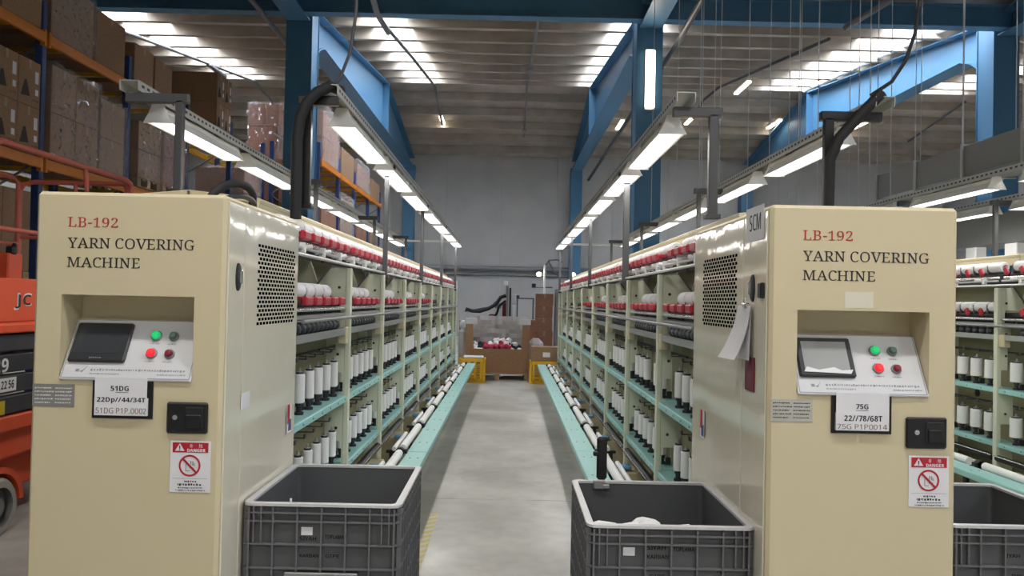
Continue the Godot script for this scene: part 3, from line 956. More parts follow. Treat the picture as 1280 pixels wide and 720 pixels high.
	for i in 36:
		var an := TAU * i / 36
		oc.append(Vector2(cos(an), sin(an)) * 0.037)
		ic.append(Vector2(cos(an), sin(an)) * 0.031)
	rr.X = T(V(0.554, 1.012, 0.0032), Basis(Vector3.RIGHT, PI / 2))
	rr.ring(oc, ic, 0.0, 0.001)
	rr.X = T(V(0.554, 1.012, 0.0046), Basis(Vector3.BACK, -PI / 4))
	rr.box(V(0, 0, 0), V(0.064, 0.0065, 0.001))
	obj("prohibition_ring", rr, M.sign_red, sg)
	var pic := MB.new()
	pic.X = T(V(0.554, 1.012, 0.0036))
	for q in [[-0.013, -0.006, 0.0025, 0.026], [-0.006, -0.018, 0.014, 0.0025], [0.004, 0.01, 0.004, 0.012], [0.011, 0.008, 0.004, 0.014], [0.016, 0.004, 0.003, 0.01], [0.002, -0.004, 0.003, 0.012], [0.01, -0.008, 0.012, 0.0025]]:
		pic.box(V(q[0], q[1], 0), V(q[2], q[3], 0.0006))
	obj("hand_mark", pic, M.text_grey, sg)
	obj("rule", MB.new().box(V(0.5555, 0.968, 0.0034), V(0.122, 0.001, 0.0005)), M.text_grey, sg)
	dashes(sg, "warning_print", M.text_black, 0.537, 0.575, 0.958, 0.0034, 0.007, 41)
	dashes(sg, "warning_print", M.text_black, 0.514, 0.598, 0.947, 0.0034, 0.008, 42)
	dashes(sg, "warning_print", M.text_black, 0.516, 0.598, 0.936, 0.0034, 0.0045, 43)
	dashes(sg, "warning_print", M.text_black, 0.508, 0.606, 0.9275, 0.0034, 0.0045, 44)
	# aisle face: a narrow door, a vent panel, an oval latch
	var sx := W if side > 0 else 0.0
	var out := side
	var seam := 0.185 if not right_one else 0.29
	obj("side_door", MB.new().cbox(V(sx + out * 0.002, top / 2 + 0.03, -(0.02 + seam) / 2), V(0.006, top - 0.1, seam - 0.026), 0.002), M.cream_gloss, o)
	obj("vent_panel", MB.new().cbox(V(sx + out * 0.002, top / 2 + 0.03, -(seam + depth) / 2), V(0.006, top - 0.1, depth - seam - 0.008), 0.002), M.cream_gloss, o)
	var vm := MB.new()
	var vz0 := 0.345 if not right_one else 0.385
	var vz1 := 0.85 if not right_one else 0.905
	var vy0 := 1.49 if not right_one else 1.515
	var rows := 19
	for i in rows:
		var y := vy0 + 0.305 * i / (rows - 1) * (1.0 if not right_one else 0.93)
		for k in 13:
			var z := -vz0 - (vz1 - vz0) * (k + 0.5 * (i % 2)) / 13.0
			vm.box(V(sx + out * 0.0052, y, z), V(0.001, 0.0115, 0.027))
	obj("vent_slot", vm, M.void_black, o).set_meta("kind", "stuff")
	var oz := -0.11 if not right_one else -0.165
	obj("oval_latch", MB.new().lathe([Vector2(0, 0), Vector2(0.05, 0), Vector2(0.05, 0.006), Vector2(0.042, 0.01), Vector2(0, 0.01)], 24, Basis(V(0, 1, 0), V(out, 0, 0), V(0, 0, -0.4 * out)), V(sx + out * 0.005, 1.665, oz)), M.dark, o)
	obj("latch_key", MB.new().cbox(V(sx + out * 0.018, 1.665, oz), V(0.012, 0.05, 0.012), 0.003), M.chrome, o)
	# job card in a black sleeve: hangs on the front, a thing of its own
	var jc := thing("job_card", "white job card in a black sleeve reading %s, on the %s cabinet" % ["75G" if right_one else "51DG", which], "card", V(x0, 0, -2.65))
	obj("sleeve", MB.new().cbox(V(0.319, 1.234, 0.004), V(0.207, 0.13, 0.006), 0.001), M.black, jc)
	obj("paper", MB.new().box(V(0.318, 1.245, 0.0125 + 0.004), V(0.182 if right_one else 0.178, 0.128, 0.0012)), M.paper, jc)
	obj("paper_fold", MB.new().box(V(0.318, 1.21, 0.011), V(0.18, 0.06, 0.01)), M.paper, jc)
	var tz := 0.0172
	if right_one:
		text(jc, "lettering", "75G", bold, 0.295, 1.254, tz, 0.042, 0.017, M.text_black)
		obj("underline", MB.new().box(V(0.316, 1.249, tz), V(0.044, 0.0015, 0.0006)), M.text_black, jc)
		text(jc, "lettering", "22//78/68T", bold, 0.255, 1.212, tz, 0.13, 0.02, M.text_black)
		text(jc, "lettering", "75G P1P0014", sans, 0.231, 1.185, tz, 0.172, 0.017, M.text_brown)
	else:
		text(jc, "lettering", "51DG", bold, 0.283, 1.264, tz, 0.062, 0.017, M.text_black)
		obj("underline", MB.new().box(V(0.322, 1.259, tz), V(0.044, 0.0015, 0.0006)), M.text_black, jc)
		text(jc, "lettering", "22Dp//44/34T", bold, 0.237, 1.221, tz, 0.165, 0.021, M.text_black)
		text(jc, "lettering", "51DG P1P.0002", sans, 0.234, 1.187, tz, 0.172, 0.019, M.text_brown)

func cabinets() -> void:
	cabinet("left", -1.638, 1.0, 0.9, 1.945, false)
	cabinet("right", 0.9, -1.0, 1.07, 1.953, true)
	# things on the cabinet sides
	var st := thing("sticker", "small red and blue printed sticker low on the left cabinet's aisle side", "sticker", V(-0.975, 1.055, -3.44))
	obj("backing", MB.new().box(V(0.0005 + 0.003, 0, 0), V(0.001, 0.125, 0.07)), M.paper, st)
	obj("red_print", MB.new().box(V(0.0014 + 0.003, 0.02, 0.012), V(0.001, 0.085, 0.035)), M.sign_red, st)
	obj("blue_print", MB.new().box(V(0.0014 + 0.003, -0.03, -0.01), V(0.001, 0.05, 0.04)), M.blue_print, st)
	copy_thing(st, "sticker", "small red and blue printed sticker low on the right cabinet's aisle side", "sticker", V(0.892, 1.06, -3.5), PI)
	var wt := put("tape_patch", MB.new().cbox(V(-0.9775 + 0.0052, 1.21, -2.862), V(0.004, 0.06, 0.085), 0.001).mesh(), M.paper, self)
	tag(wt, "white tape patch across the door seam of the left cabinet's aisle side", "tape")
	var tp := put("tape_patch", MB.new().box(V(1.208, 1.628, -2.6493), V(0.098, 0.056, 0.0012)).mesh(), M.cream_gloss, self)
	tag(tp, "pale see-through tape patch above the right cabinet's control panel", "tape")
	# SCM sheet
	var sh := thing("notice_sheet", "white sheet reading SCM on the top of the right cabinet's aisle side", "notice", V(0.892, 1.9, -2.8))
	obj("sheet", MB.new().box(V(0.0, 0, 0), V(0.0015, 0.125, 0.2)), M.paper, sh)
	var bt := Basis(V(0, 0, 1), V(0, 1, 0), V(-1, 0, 0))
	text(sh, "lettering", "SCM", sans, 0, 0, 0, 0.13, 0.062, M.text_black, bt)
	var le: Node3D = sh.get_child(-1)
	var tm: TextMesh = (le as MeshInstance3D).mesh
	var bb := tm.get_aabb()
	var scl := V(0.125 / bb.size.x, 0.06 / bb.size.y, 0.05)
	le.transform = Transform3D(bt * Basis.from_scale(scl), V(-0.0012, 0.005, 0.005) - (bt * Basis.from_scale(scl)) * bb.get_center())
	# clipped papers and burgundy folder below the oval latch
	var nt := thing("paper_sheets", "curled white sheets of handwriting clipped below the right cabinet's oval latch", "paper", V(0.886, 1.5, -2.87))
	var pm := MB.new()
	for layer in 2:
		for i in 10:
			for k in 3:
				var p := []
				for c in [[i, k], [i + 1, k], [i + 1, k + 1], [i, k + 1]]:
					var f: float = c[0] / 10.0
					var gq: float = c[1] / 3.0 - 0.5
					p.append(V(-0.004 - layer * 0.004 - (0.05 * f * f if layer == 1 else 0.006 * f) - (0.02 * f * (0.5 - gq) if layer == 1 else 0.0), 0.1 - 0.2 * f, (gq * 0.15) - layer * 0.02 * f))
				pm.q4(p[0], p[1], p[2], p[3], V(-1, 0, 0))
	obj("sheet", pm, M.paper, nt)
	obj("clip", MB.new().cbox(V(-0.008, 0.1, 0.02), V(0.016, 0.02, 0.05), 0.003).cyl(V(-0.012, 0.112, 0.035), V(-0.01, 0.135, 0.02), 0.003, 6).cyl(V(-0.012, 0.112, 0.005), V(-0.01, 0.135, 0.02), 0.003, 6), M.chrome, nt)
	var bf := put("folder", MB.new().cbox(V(0.8905, 1.35, -2.83), V(0.006, 0.125, 0.1), 0.002).mesh(), M.burgundy, self)
	tag(bf, "burgundy folder hanging below the white papers on the right cabinet", "folder")
	var bh := thing("door_handle_clip", "small black clip beside the oval latch near the right cabinet's front edge", "clip", V(0.893, 1.655, -2.705))
	obj("body", MB.new().cbox(V(-0.006, 0, 0), V(0.018, 0.055, 0.035), 0.004), M.black, bh)
	# cable loops on the left cabinet
	var lp := []
	for i in 15:
		var a := PI * i / 14
		lp.append(V(-1.12 + 0.05 * sin(a), 1.965 + 0.075 * sin(a), -2.86 - 0.42 * (1 - cos(a)) / 2))
	var cl := put("cable_loop", MB.new().tube(lp, 0.016, 8).mesh(), M.rubber, self)
	tag(cl, "thick black cable arching over the top of the left cabinet", "cable")
	var lp2 := []
	for i in 15:
		var a := PI * i / 14
		lp2.append(V(-1.08 + 0.03 * sin(a), 1.958 + 0.03 * sin(a), -2.9 - 0.3 * (1 - cos(a)) / 2))
	var cl2 := put("cable_loop", MB.new().tube(lp2, 0.011, 8).mesh(), M.dark, self)
	tag(cl2, "thinner flat cable loop under the arching one on the left cabinet", "cable")

# ---------------------------------------------------------------- crates
func rrect(w: float, d: float, r: float) -> PackedVector2Array:
	var p := PackedVector2Array()
	for q in [[1, 1, 0.0], [-1, 1, PI / 2], [-1, -1, PI], [1, -1, PI * 1.5]]:
		for i in 5:
			var a: float = q[2] + PI / 2 * i / 4
			p.append(Vector2(q[0] * (w / 2 - r) + r * cos(a), q[1] * (d / 2 - r) + r * sin(a)))
	return p

func crate(label: String, c: Vector3, w: float, d: float, h: float, turn: float, scribble: Array, fy := 0.4) -> Node3D:
	var o := thing("plastic_crate", label, "crate", c, turn, "grey plastic crates")
	var full := rrect(w, d, 0.035)
	var wall := rrect(w - 0.03, d - 0.03, 0.025)
	var inn := rrect(w - 0.04, d - 0.04, 0.02)
	obj("body", MB.new().ring(wall, inn, 0.02, h - 0.01), M.crate_grey, o)
	obj("lining", MB.new().ring(inn, rrect(w - 0.043, d - 0.043, 0.02), fy, h - 0.012), M.crate_in, o)
	obj("inner_floor", MB.new().box(V(0, fy - 0.01, 0), V(w - 0.045, 0.02, d - 0.045)).box(V(0, 0.01, 0), V(w - 0.03, 0.02, d - 0.03)), M.crate_in, o)
	obj("rim", MB.new().ring(full, rrect(w - 0.05, d - 0.05, 0.02), h - 0.01, h), M.crate_rim, o)
	var rb := MB.new()
	for y in [0.033, 0.064, 0.148, 0.236, 0.324, 0.412, 0.5, 0.588, 0.676]:
		if h - y > 0.03:
			rb.ring(full, wall, h - y - 0.005, h - y)
	obj("rib", rb, M.crate_rib, o)
	var vr := MB.new()
	var nx := 6
	for i in nx + 1:
		var x := (float(i) / nx - 0.5) * (w - 0.05)
		for s in [-1, 1]:
			vr.box(V(x, h / 2, s * (d / 2 - 0.0085)), V(0.006, h - 0.03, 0.016))
	for x in [-0.32, -0.285, 0.285, 0.32]:
		vr.box(V(x * (w / 0.75), h - 0.075, d / 2 - 0.0085), V(0.005, 0.14, 0.015))
	var nz := 9
	for i in nz + 1:
		var z := (float(i) / nz - 0.5) * (d - 0.05)
		for s in [-1, 1]:
			vr.box(V(s * (w / 2 - 0.0085), h / 2, z), V(0.016, h - 0.03, 0.006))
	obj("upright_rib", vr, M.crate_rib, o)
	for q in scribble:
		if q[0] == "label":
			obj("paper_label", MB.new().box(V(q[1], h - q[2], d / 2 - 0.0135), V(0.042, 0.03, 0.001)), M.paper, o)
		elif q[0] == "holder":
			obj("card_holder", MB.new().cbox(V(q[1], h - q[2], d / 2 + 0.006), V(0.27, 0.14, 0.012), 0.003), M.steel_grey, o)
		else:
			text(o, "handwriting", q[0], sans, q[1], h - q[2], d / 2 - 0.0145, q[3], q[4], M.void_black)
	return o

func crates() -> void:
	crate("grey plastic crate, empty, standing by the left cabinet", V(-0.677, 0, -3.195), 0.586, 0.69, 0.834, 0.0, [["label", -0.005 - 0.05, 0.103], ["SIYAH", -0.081, 0.138, 0.06, 0.014], ["TOPLAMA", 0.012, 0.13, 0.07, 0.014], ["KARBAN", -0.08, 0.2, 0.07, 0.012], ["GIPE", 0.016, 0.2, 0.05, 0.012], ["holder", 0.005, 0.319]])
	crate("grey plastic crate with white cones inside and a black handle on its rim", V(0.597, 0, -3.1), 0.604, 0.7, 0.807, 0.0, [["label", -0.15, 0.095], ["SIYAH", -0.084, 0.088, 0.065, 0.015], ["TOPLAMA", 0.01, 0.092, 0.075, 0.014], ["KARBAN", -0.084, 0.12, 0.076, 0.014], ["GIPE", -0.075, 0.19, 0.055, 0.014]], 0.585)
	crate("grey plastic crate at the right edge, beyond the right cabinet", V(1.94, 0, -3.19), 0.596, 0.7, 0.807, 0.0, [["SIYAH", -0.09, 0.12, 0.06, 0.014], ["TOPLAMA", -0.06, 0.195, 0.085, 0.014]])
	# white cones lying in the right crate
	var i := 0
	for p in [[0.375, 0.738, -2.855, 0.3], [0.475, 0.732, -2.87, 1.5], [0.53, 0.75, -2.87, 0.1], [0.39, 0.64, -2.86, 0.9], [0.51, 0.64, -2.86, 2.0], [0.62, 0.66, -2.87, 0.2], [0.635, 0.73, -2.85, 1.2]]:
		var o := thing("yarn_cone", "white yarn cone lying in the crate by the right cabinet, %s of the heap" % ORD[i], "yarn cone", V(p[0], p[1], p[2]), p[3], "white cones in the crate")
		var b := Basis(Vector3.RIGHT, 1.25)
		obj("yarn", MB.new().lathe([Vector2(0.02, -0.06), Vector2(0.052, -0.06), Vector2(0.058, -0.05), Vector2(0.046, 0.06), Vector2(0.02, 0.062)], 16, b), M.white_yarn, o)
		obj("core", MB.new().lathe([Vector2(0, -0.066), Vector2(0.022, -0.066), Vector2(0.02, 0.075), Vector2(0, 0.075)], 12, b), M.black, o)
		i += 1
	var hd := thing("clamp_handle", "upright black clamp handle on the back rim of the right crate", "handle", V(0.415, 0.807, -3.435))
	obj("grip", MB.new().cbox(V(0.012, 0.1, 0), V(0.045, 0.19, 0.03), 0.01), M.black, hd)
	obj("hook", MB.new().cbox(V(-0.012, 0.12, 0), V(0.03, 0.02, 0.024), 0.004).cbox(V(0.024, 0.185, 0), V(0.024, 0.02, 0.024), 0.004), M.black, hd)
	obj("jaw", MB.new().cbox(V(0.0, -0.012, 0.018), V(0.05, 0.04, 0.02), 0.004), M.alu, hd)
	obj("jaw_pin", MB.new().cbox(V(0.03, -0.02, 0.024), V(0.03, 0.018, 0.015), 0.003), M.alu, hd)
	var stp := put("white_strip", MB.new().cbox(V(-0.8, 0.795, -2.885), V(0.008, 0.1, 0.004), 0.001).mesh(), M.paper, self)
	tag(stp, "thin white strip standing inside the empty left crate near its front wall", "strip")

# ---------------------------------------------------------------- racks and cartons
func carton(whose: String, where: String, c: Vector3, s: Vector3, m: Material, marks: bool, grp: String, turn := 0.0) -> void:
	var o := thing("carton", "brown carton, %s, %s" % [where, whose], "carton", c - V(0, s.y / 2, 0), turn, grp)
	obj("box", MB.new().cbox(V(0, s.y / 2, 0), s - V(0.006, 0.004, 0.006), 0.006), m, o)
	obj("seam_tape", MB.new().box(V(0, s.y * 0.5, 0), V(s.x + 0.0, 0.0, 0.05)).box(V(0, s.y - 0.0015, 0), V(s.x - 0.02, 0.003, 0.05)).box(V(s.x / 2 - 0.002, s.y - 0.06, 0), V(0.003, 0.11, 0.05)), M.tape, o)
	if marks:
		var x := s.x / 2 - 0.0022
		obj("address_label", MB.new().box(V(x, s.y * 0.66, -s.z * 0.32), V(0.002, s.y * 0.26, s.z * 0.16)), M.paper, o)
		obj("small_label", MB.new().box(V(x, s.y * 0.34, -s.z * 0.33), V(0.002, s.y * 0.13, s.z * 0.14)), M.paper, o)
		var b := Basis(V(0, 0, -1), V(0, 1, 0), V(1, 0, 0))
		obj("printed_mark", MB.new().prism(PackedVector2Array([Vector2(-0.1 * s.z / 0.5, 0), Vector2(0.1 * s.z / 0.5, 0.02), Vector2(0.02, 0.2 * s.y / 0.55), Vector2(-0.02, 0.19 * s.y / 0.55)]), 0.002), M.carton_print, o, T(V(x - 0.0005, s.y * 0.18, s.z * 0.18), b))
		text(o, "print", "E20", sans, 0, 0, 0, 0.1, 0.03, M.carton_print)
		var le: MeshInstance3D = o.get_child(-1)
		var bb := le.mesh.get_aabb()
		var sc := V(0.11 / bb.size.x, 0.03 / bb.size.y, 0.03)
		le.transform = Transform3D(b * Basis.from_scale(sc), V(x + 0.0005, s.y * 0.16, -s.z * 0.3) - (b * Basis.from_scale(sc)) * bb.get_center())

func film(label: String, c: Vector3, s: Vector3, m: Material, sd: int) -> void:
	var f := FastNoiseLite.new()
	f.seed = sd
	f.frequency = 7.0
	f.fractal_octaves = 4
	var b := MB.new()
	var nn := 26
	for face in 5:
		for i in nn:
			for k in nn:
				var p := []
				for q in [[i, k], [i + 1, k], [i + 1, k + 1], [i, k + 1]]:
					var u: float = q[0] / float(nn) - 0.5
					var w: float = q[1] / float(nn) - 0.5
					var d := Vector3.ZERO
					match face:
						0: d = V(0.5, w, u)
						1: d = V(-0.5, w, u)
						2: d = V(u, w, 0.5)
						3: d = V(u, w, -0.5)
						4: d = V(u, 0.5, w)
					var pos := d * s
					var out := V(d.x if absf(d.x) > 0.49 else 0.0, d.y if d.y > 0.49 else 0.0, d.z if absf(d.z) > 0.49 else 0.0).normalized()
					p.append(pos + out * (0.028 + 0.05 * f.get_noise_3dv(pos + c)))
				b.q4(p[0], p[1], p[2], p[3], (p[0] + p[2]))
	var o := put("stretch_film", b.mesh(), m, self, T(c))
	tag(o, label, "film", "stretch film on pallet loads")

func pallet(where: String, c: Vector3, w: float, l: float) -> void:
	var o := thing("wooden_pallet", "wooden pallet under " + where, "pallet", c, 0.0, "wooden pallets")
	for i in 5:
		obj("deck_board", MB.new().cbox(V(0, 0.132, (i / 4.0 - 0.5) * (l - 0.12)), V(w, 0.022, 0.12), 0.003), M.pallet_wood, o)
	for i in 3:
		var x := (i / 2.0 - 0.5) * (w - 0.1)
		obj("bottom_board", MB.new().cbox(V(x, 0.011, 0), V(0.1, 0.022, l), 0.003), M.pallet_wood, o)
		for k in 3:
			obj("block", MB.new().cbox(V(x, 0.07, (k / 2.0 - 0.5) * (l - 0.12)), V(0.1, 0.1, 0.12), 0.003), M.pallet_wood, o)

func stack_of(desc: String, xr: float, y: float, d0: float, d1: float, w: float, nz: int, nx: int, rows: int, ch: float, m: Material, marks: bool, with_pallet := true) -> void:
	# cartons stacked with their aisle face at x = xr
	var l := d1 - d0
	var py := y
	if with_pallet:
		pallet(desc, V(xr - w / 2, y, -(d0 + d1) / 2), w, l)
		py = y + 0.146
	for r in rows:
		for i in nx:
			for k in nz:
				var rowname := "top row" if r == rows - 1 else ("bottom row" if r == 0 else "row %s" % ["one", "two", "three", "four", "five"][r])
				var colname := "" if nx == 1 else (" by the aisle" if i == 0 else " behind")
				carton(desc, "%s %s%s" % [rowname, ["first", "second", "third", "fourth"][k], colname], V(xr - w / nx * (i + 0.5), py + ch * (r + 0.5), -d0 - l / nz * (k + 0.5)), V(w / nx, ch, l / nz), m, marks and i == 0, "cartons on the racks")

func rack(label: String, xf: float, ups: Array) -> void:
	var o := thing("pallet_rack", label, "rack")
	var xb := xf - 1.1
	for d in ups:
		for x in [xf, xb]:
			obj("upright", MB.new().cbox(V(x - 0.05, 2.65, -d), V(0.1, 5.3, 0.09), 0.006), M.navy, o)
			obj("foot_plate", MB.new().box(V(x - 0.05, 0.006, -d), V(0.16, 0.012, 0.15)), M.navy, o)
		var br := MB.new()
		var y := 0.3
		var sgn := 1.0
		while y < 4.9:
			br.cyl(V(xf - 0.05, y if sgn > 0 else y + 0.7, -d), V(xb - 0.05, y + 0.7 if sgn > 0 else y, -d), 0.018, 6)
			y += 0.75
			sgn = -sgn
		obj("frame_brace", br, M.steel_grey, o)
	for i in ups.size() - 1:
		for y in [1.62, 3.24, 4.84]:
			var c: float = -(ups[i] + ups[i + 1]) / 2
			obj("front_beam", MB.new().cbox(V(xf + 0.02, y - 0.02, c), V(0.05, 0.13, ups[i + 1] - ups[i] - 0.08), 0.006), M.orange, o)
			obj("rear_beam", MB.new().cbox(V(xb - 0.12, y - 0.02, c), V(0.05, 0.13, ups[i + 1] - ups[i] - 0.08), 0.006), M.yellow_beam, o)
			for cz in [-0.55, 0.55]:
				obj("cross_bar", MB.new().cbox(V((xf + xb) / 2 - 0.05, y, c + cz), V(1.1, 0.06, 0.06), 0.004), M.yellow_beam, o)
			for e in [ups[i] + 0.05, ups[i + 1] - 0.05]:
				obj("beam_hook", MB.new().box(V(xf + 0.01, y - 0.02, -e), V(0.06, 0.2, 0.04)), M.orange, o)

func racks() -> void:
	var xf := -6.0
	var ups := []
	for k in range(0, 8):
		ups.append(7.58 + 2.2 * k if k != 6 else 20.29)
	rack("long blue and orange pallet rack at the left, before the first blue column", xf, ups)
	var xg := -4.6
	rack("blue and orange pallet rack at the left, beyond the first blue column", xg, [18.35, 20.5, 22.65, 24.8, 26.95])
	var top := 4.91
	var mid := 3.31
	var low := 1.69
	stack_of("nearest load on the rack's top level", xf, top, 7.7, 8.9, 1.1, 2, 1, 1, 0.92, M.carton, false, false)
	stack_of("second load on the rack's top level", xf, top, 8.95, 9.7, 1.1, 1, 1, 1, 0.86, M.carton, false, false)
	stack_of("third load on the rack's top level", xf, top, 9.9, 10.9, 1.1, 1, 1, 1, 0.80, M.carton, false, false)
	stack_of("fourth load on the rack's top level", xf, top, 10.98, 11.8, 1.1, 1, 1, 1, 0.76, M.carton, false, false)
	stack_of("fifth load on the rack's top level", xf, top, 12.1, 12.75, 1.1, 1, 1, 1, 0.66, M.carton, false, false)
	stack_of("sixth load on the rack's top level", xf, top, 12.8, 13.45, 1.1, 1, 1, 1, 0.64, M.carton, false, false)
	stack_of("printed load on the rack's top level", xf, top, 15.5, 16.3, 1.12, 2, 2, 2, 0.6, M.carton, true, false)
	stack_of("tall wrapped load on the rack's top level", xf - 0.14, top, 20.4, 21.5, 0.9, 2, 2, 3, 0.6, M.carton_red, false, false)
	stack_of("rounded wrapped load of the far rack's top level", xg, top, 18.55, 20.2, 1.05, 2, 1, 2, 0.6, M.carton_red, false, false)
	stack_of("two-box load of the far rack's top level", xg, top, 20.65, 22.3, 1.05, 2, 1, 1, 0.75, M.carton, false, false)
	stack_of("lidded load of the far rack's top level", xg, top, 22.8, 24.6, 1.05, 2, 1, 1, 0.7, M.carton_red, false, false)
	stack_of("last load of the far rack's top level", xg, top, 25.0, 26.7, 1.05, 2, 1, 1, 0.62, M.carton, false, false)
	stack_of("labelled load on the rack's middle level", xf, mid, 8.4, 9.72, 1.1, 3, 1, 2, 0.58, M.carton, true, false)
	stack_of("first wrapped load on the rack's middle level", xf, mid, 9.95, 11.1, 1.1, 2, 1, 2, 0.62, M.carton, false, false)
	stack_of("second wrapped load on the rack's middle level", xf, mid, 11.15, 11.85, 1.1, 1, 1, 2, 0.56, M.carton, false, false)
	stack_of("third wrapped load on the rack's middle level", xf, mid, 12.3, 13.1, 1.1, 1, 1, 2, 0.46, M.carton, false)
	stack_of("fourth wrapped load on the rack's middle level", xf, mid, 13.2, 14.1, 1.1, 1, 1, 2, 0.5, M.carton_red, false)
	stack_of("pale load on the rack's middle level", xf, mid, 17.2, 18.3, 1.1, 2, 1, 2, 0.5, M.carton_red, false)
	stack_of("far load on the rack's middle level", xf, mid, 19.0, 20.2, 1.1, 2, 1, 2, 0.55, M.carton_red, false)
	stack_of("first load of the far rack's middle level", xg, mid, 18.6, 20.2, 1.05, 2, 1, 2, 0.46, M.carton_red, false, false)
	stack_of("second load of the far rack's middle level", xg, mid, 20.7, 22.3, 1.05, 2, 1, 2, 0.5, M.carton, false, false)
	stack_of("third load of the far rack's middle level", xg, mid, 22.9, 24.5, 1.05, 2, 1, 2, 0.4, M.carton_red, false, false)
	stack_of("last load of the far rack's middle level", xg, mid, 25.1, 26.6, 1.05, 2, 1, 2, 0.44, M.carton, false, false)
	stack_of("first load of the far rack's lowest level", xg, low, 18.6, 20.2, 1.05, 3, 1, 2, 0.5, M.carton_red, false, false)
	stack_of("second load of the far rack's lowest level", xg, low, 20.7, 22.3, 1.05, 3, 1, 2, 0.55, M.carton_red, false, false)
	stack_of("third load of the far rack's lowest level", xg, low, 22.9, 24.5, 1.05, 2, 1, 2, 0.5, M.carton, false, false)
	stack_of("nearest load on the rack's lowest level", xf, low, 8.0, 9.6, 1.1, 3, 1, 2, 0.5, M.carton, false)
	stack_of("second load on the rack's lowest level", xf, low, 10.2, 11.6, 1.1, 2, 1, 2, 0.5, M.carton, false)
	stack_of("third load on the rack's lowest level", xf, low, 12.4, 13.8, 1.1, 2, 1, 2, 0.5, M.carton_red, false)
	# stretch film
	film("crumpled clear film over the third load on the top level", V(xf - 0.55, top + 0.41, -10.4), V(1.12, 0.84, 1.02), M.film, 61)
	film("torn shiny film over the first wrapped load on the middle level", V(xf - 0.55, mid + 0.62, -10.525), V(1.12, 1.26, 1.16), M.film, 62)
	film("shiny crinkled film over the second wrapped load on the middle level", V(xf - 0.55, mid + 0.56, -11.5), V(1.12, 1.14, 0.72), M.film_white, 63)
	film("shiny film over the fourth wrapped load on the middle level", V(xf - 0.55, mid + 0.64, -13.65), V(1.12, 1.0, 0.92), M.film, 64)
	film("film round the third wrapped load on the middle level", V(xf - 0.55, mid + 0.6, -12.7), V(1.12, 0.92, 0.82), M.film, 69)
	film("cloudy film round the tall wrapped load on the top level", V(xf - 0.59, top + 0.92, -20.95), V(0.92, 1.82, 1.12), M.film, 65)
	film("cloudy domed film round the rounded load of the far rack", V(xg - 0.52, top + 0.68, -19.375), V(1.07, 1.36, 1.67), M.film_white, 66)
	film("white film round the pale load on the middle level", V(xf - 0.55, mid + 0.65, -17.75), V(1.12, 1.02, 1.12), M.film_white, 67)
	film("white film over the second load of the far rack's middle level", V(xg - 0.52, mid + 0.55, -21.5), V(1.07, 1.1, 1.62), M.film_white, 68)
	film("white film over the lidded load of the far rack's top level", V(xg - 0.52, top + 0.4, -23.7), V(1.07, 0.8, 1.82), M.film_white, 70)

# ---------------------------------------------------------------- scissor lift
func side_text(parent: Node3D, called: String, s: String, font: Font, p: Vector3, w: float, h: float, m: Material) -> void:
	# lettering on a face that looks towards +x; p is the middle
	var b := Basis(V(0, 0, -1), V(0, 1, 0), V(1, 0, 0))
	text(parent, called, s, font, 0, 0, 0, w, h, m)
	var le: MeshInstance3D = parent.get_child(-1)
	var bb := le.mesh.get_aabb()
	var bs := b * Basis.from_scale(V(w / bb.size.x, h / bb.size.y, 0.03))
	le.transform = Transform3D(bs, p - bs * bb.get_center())

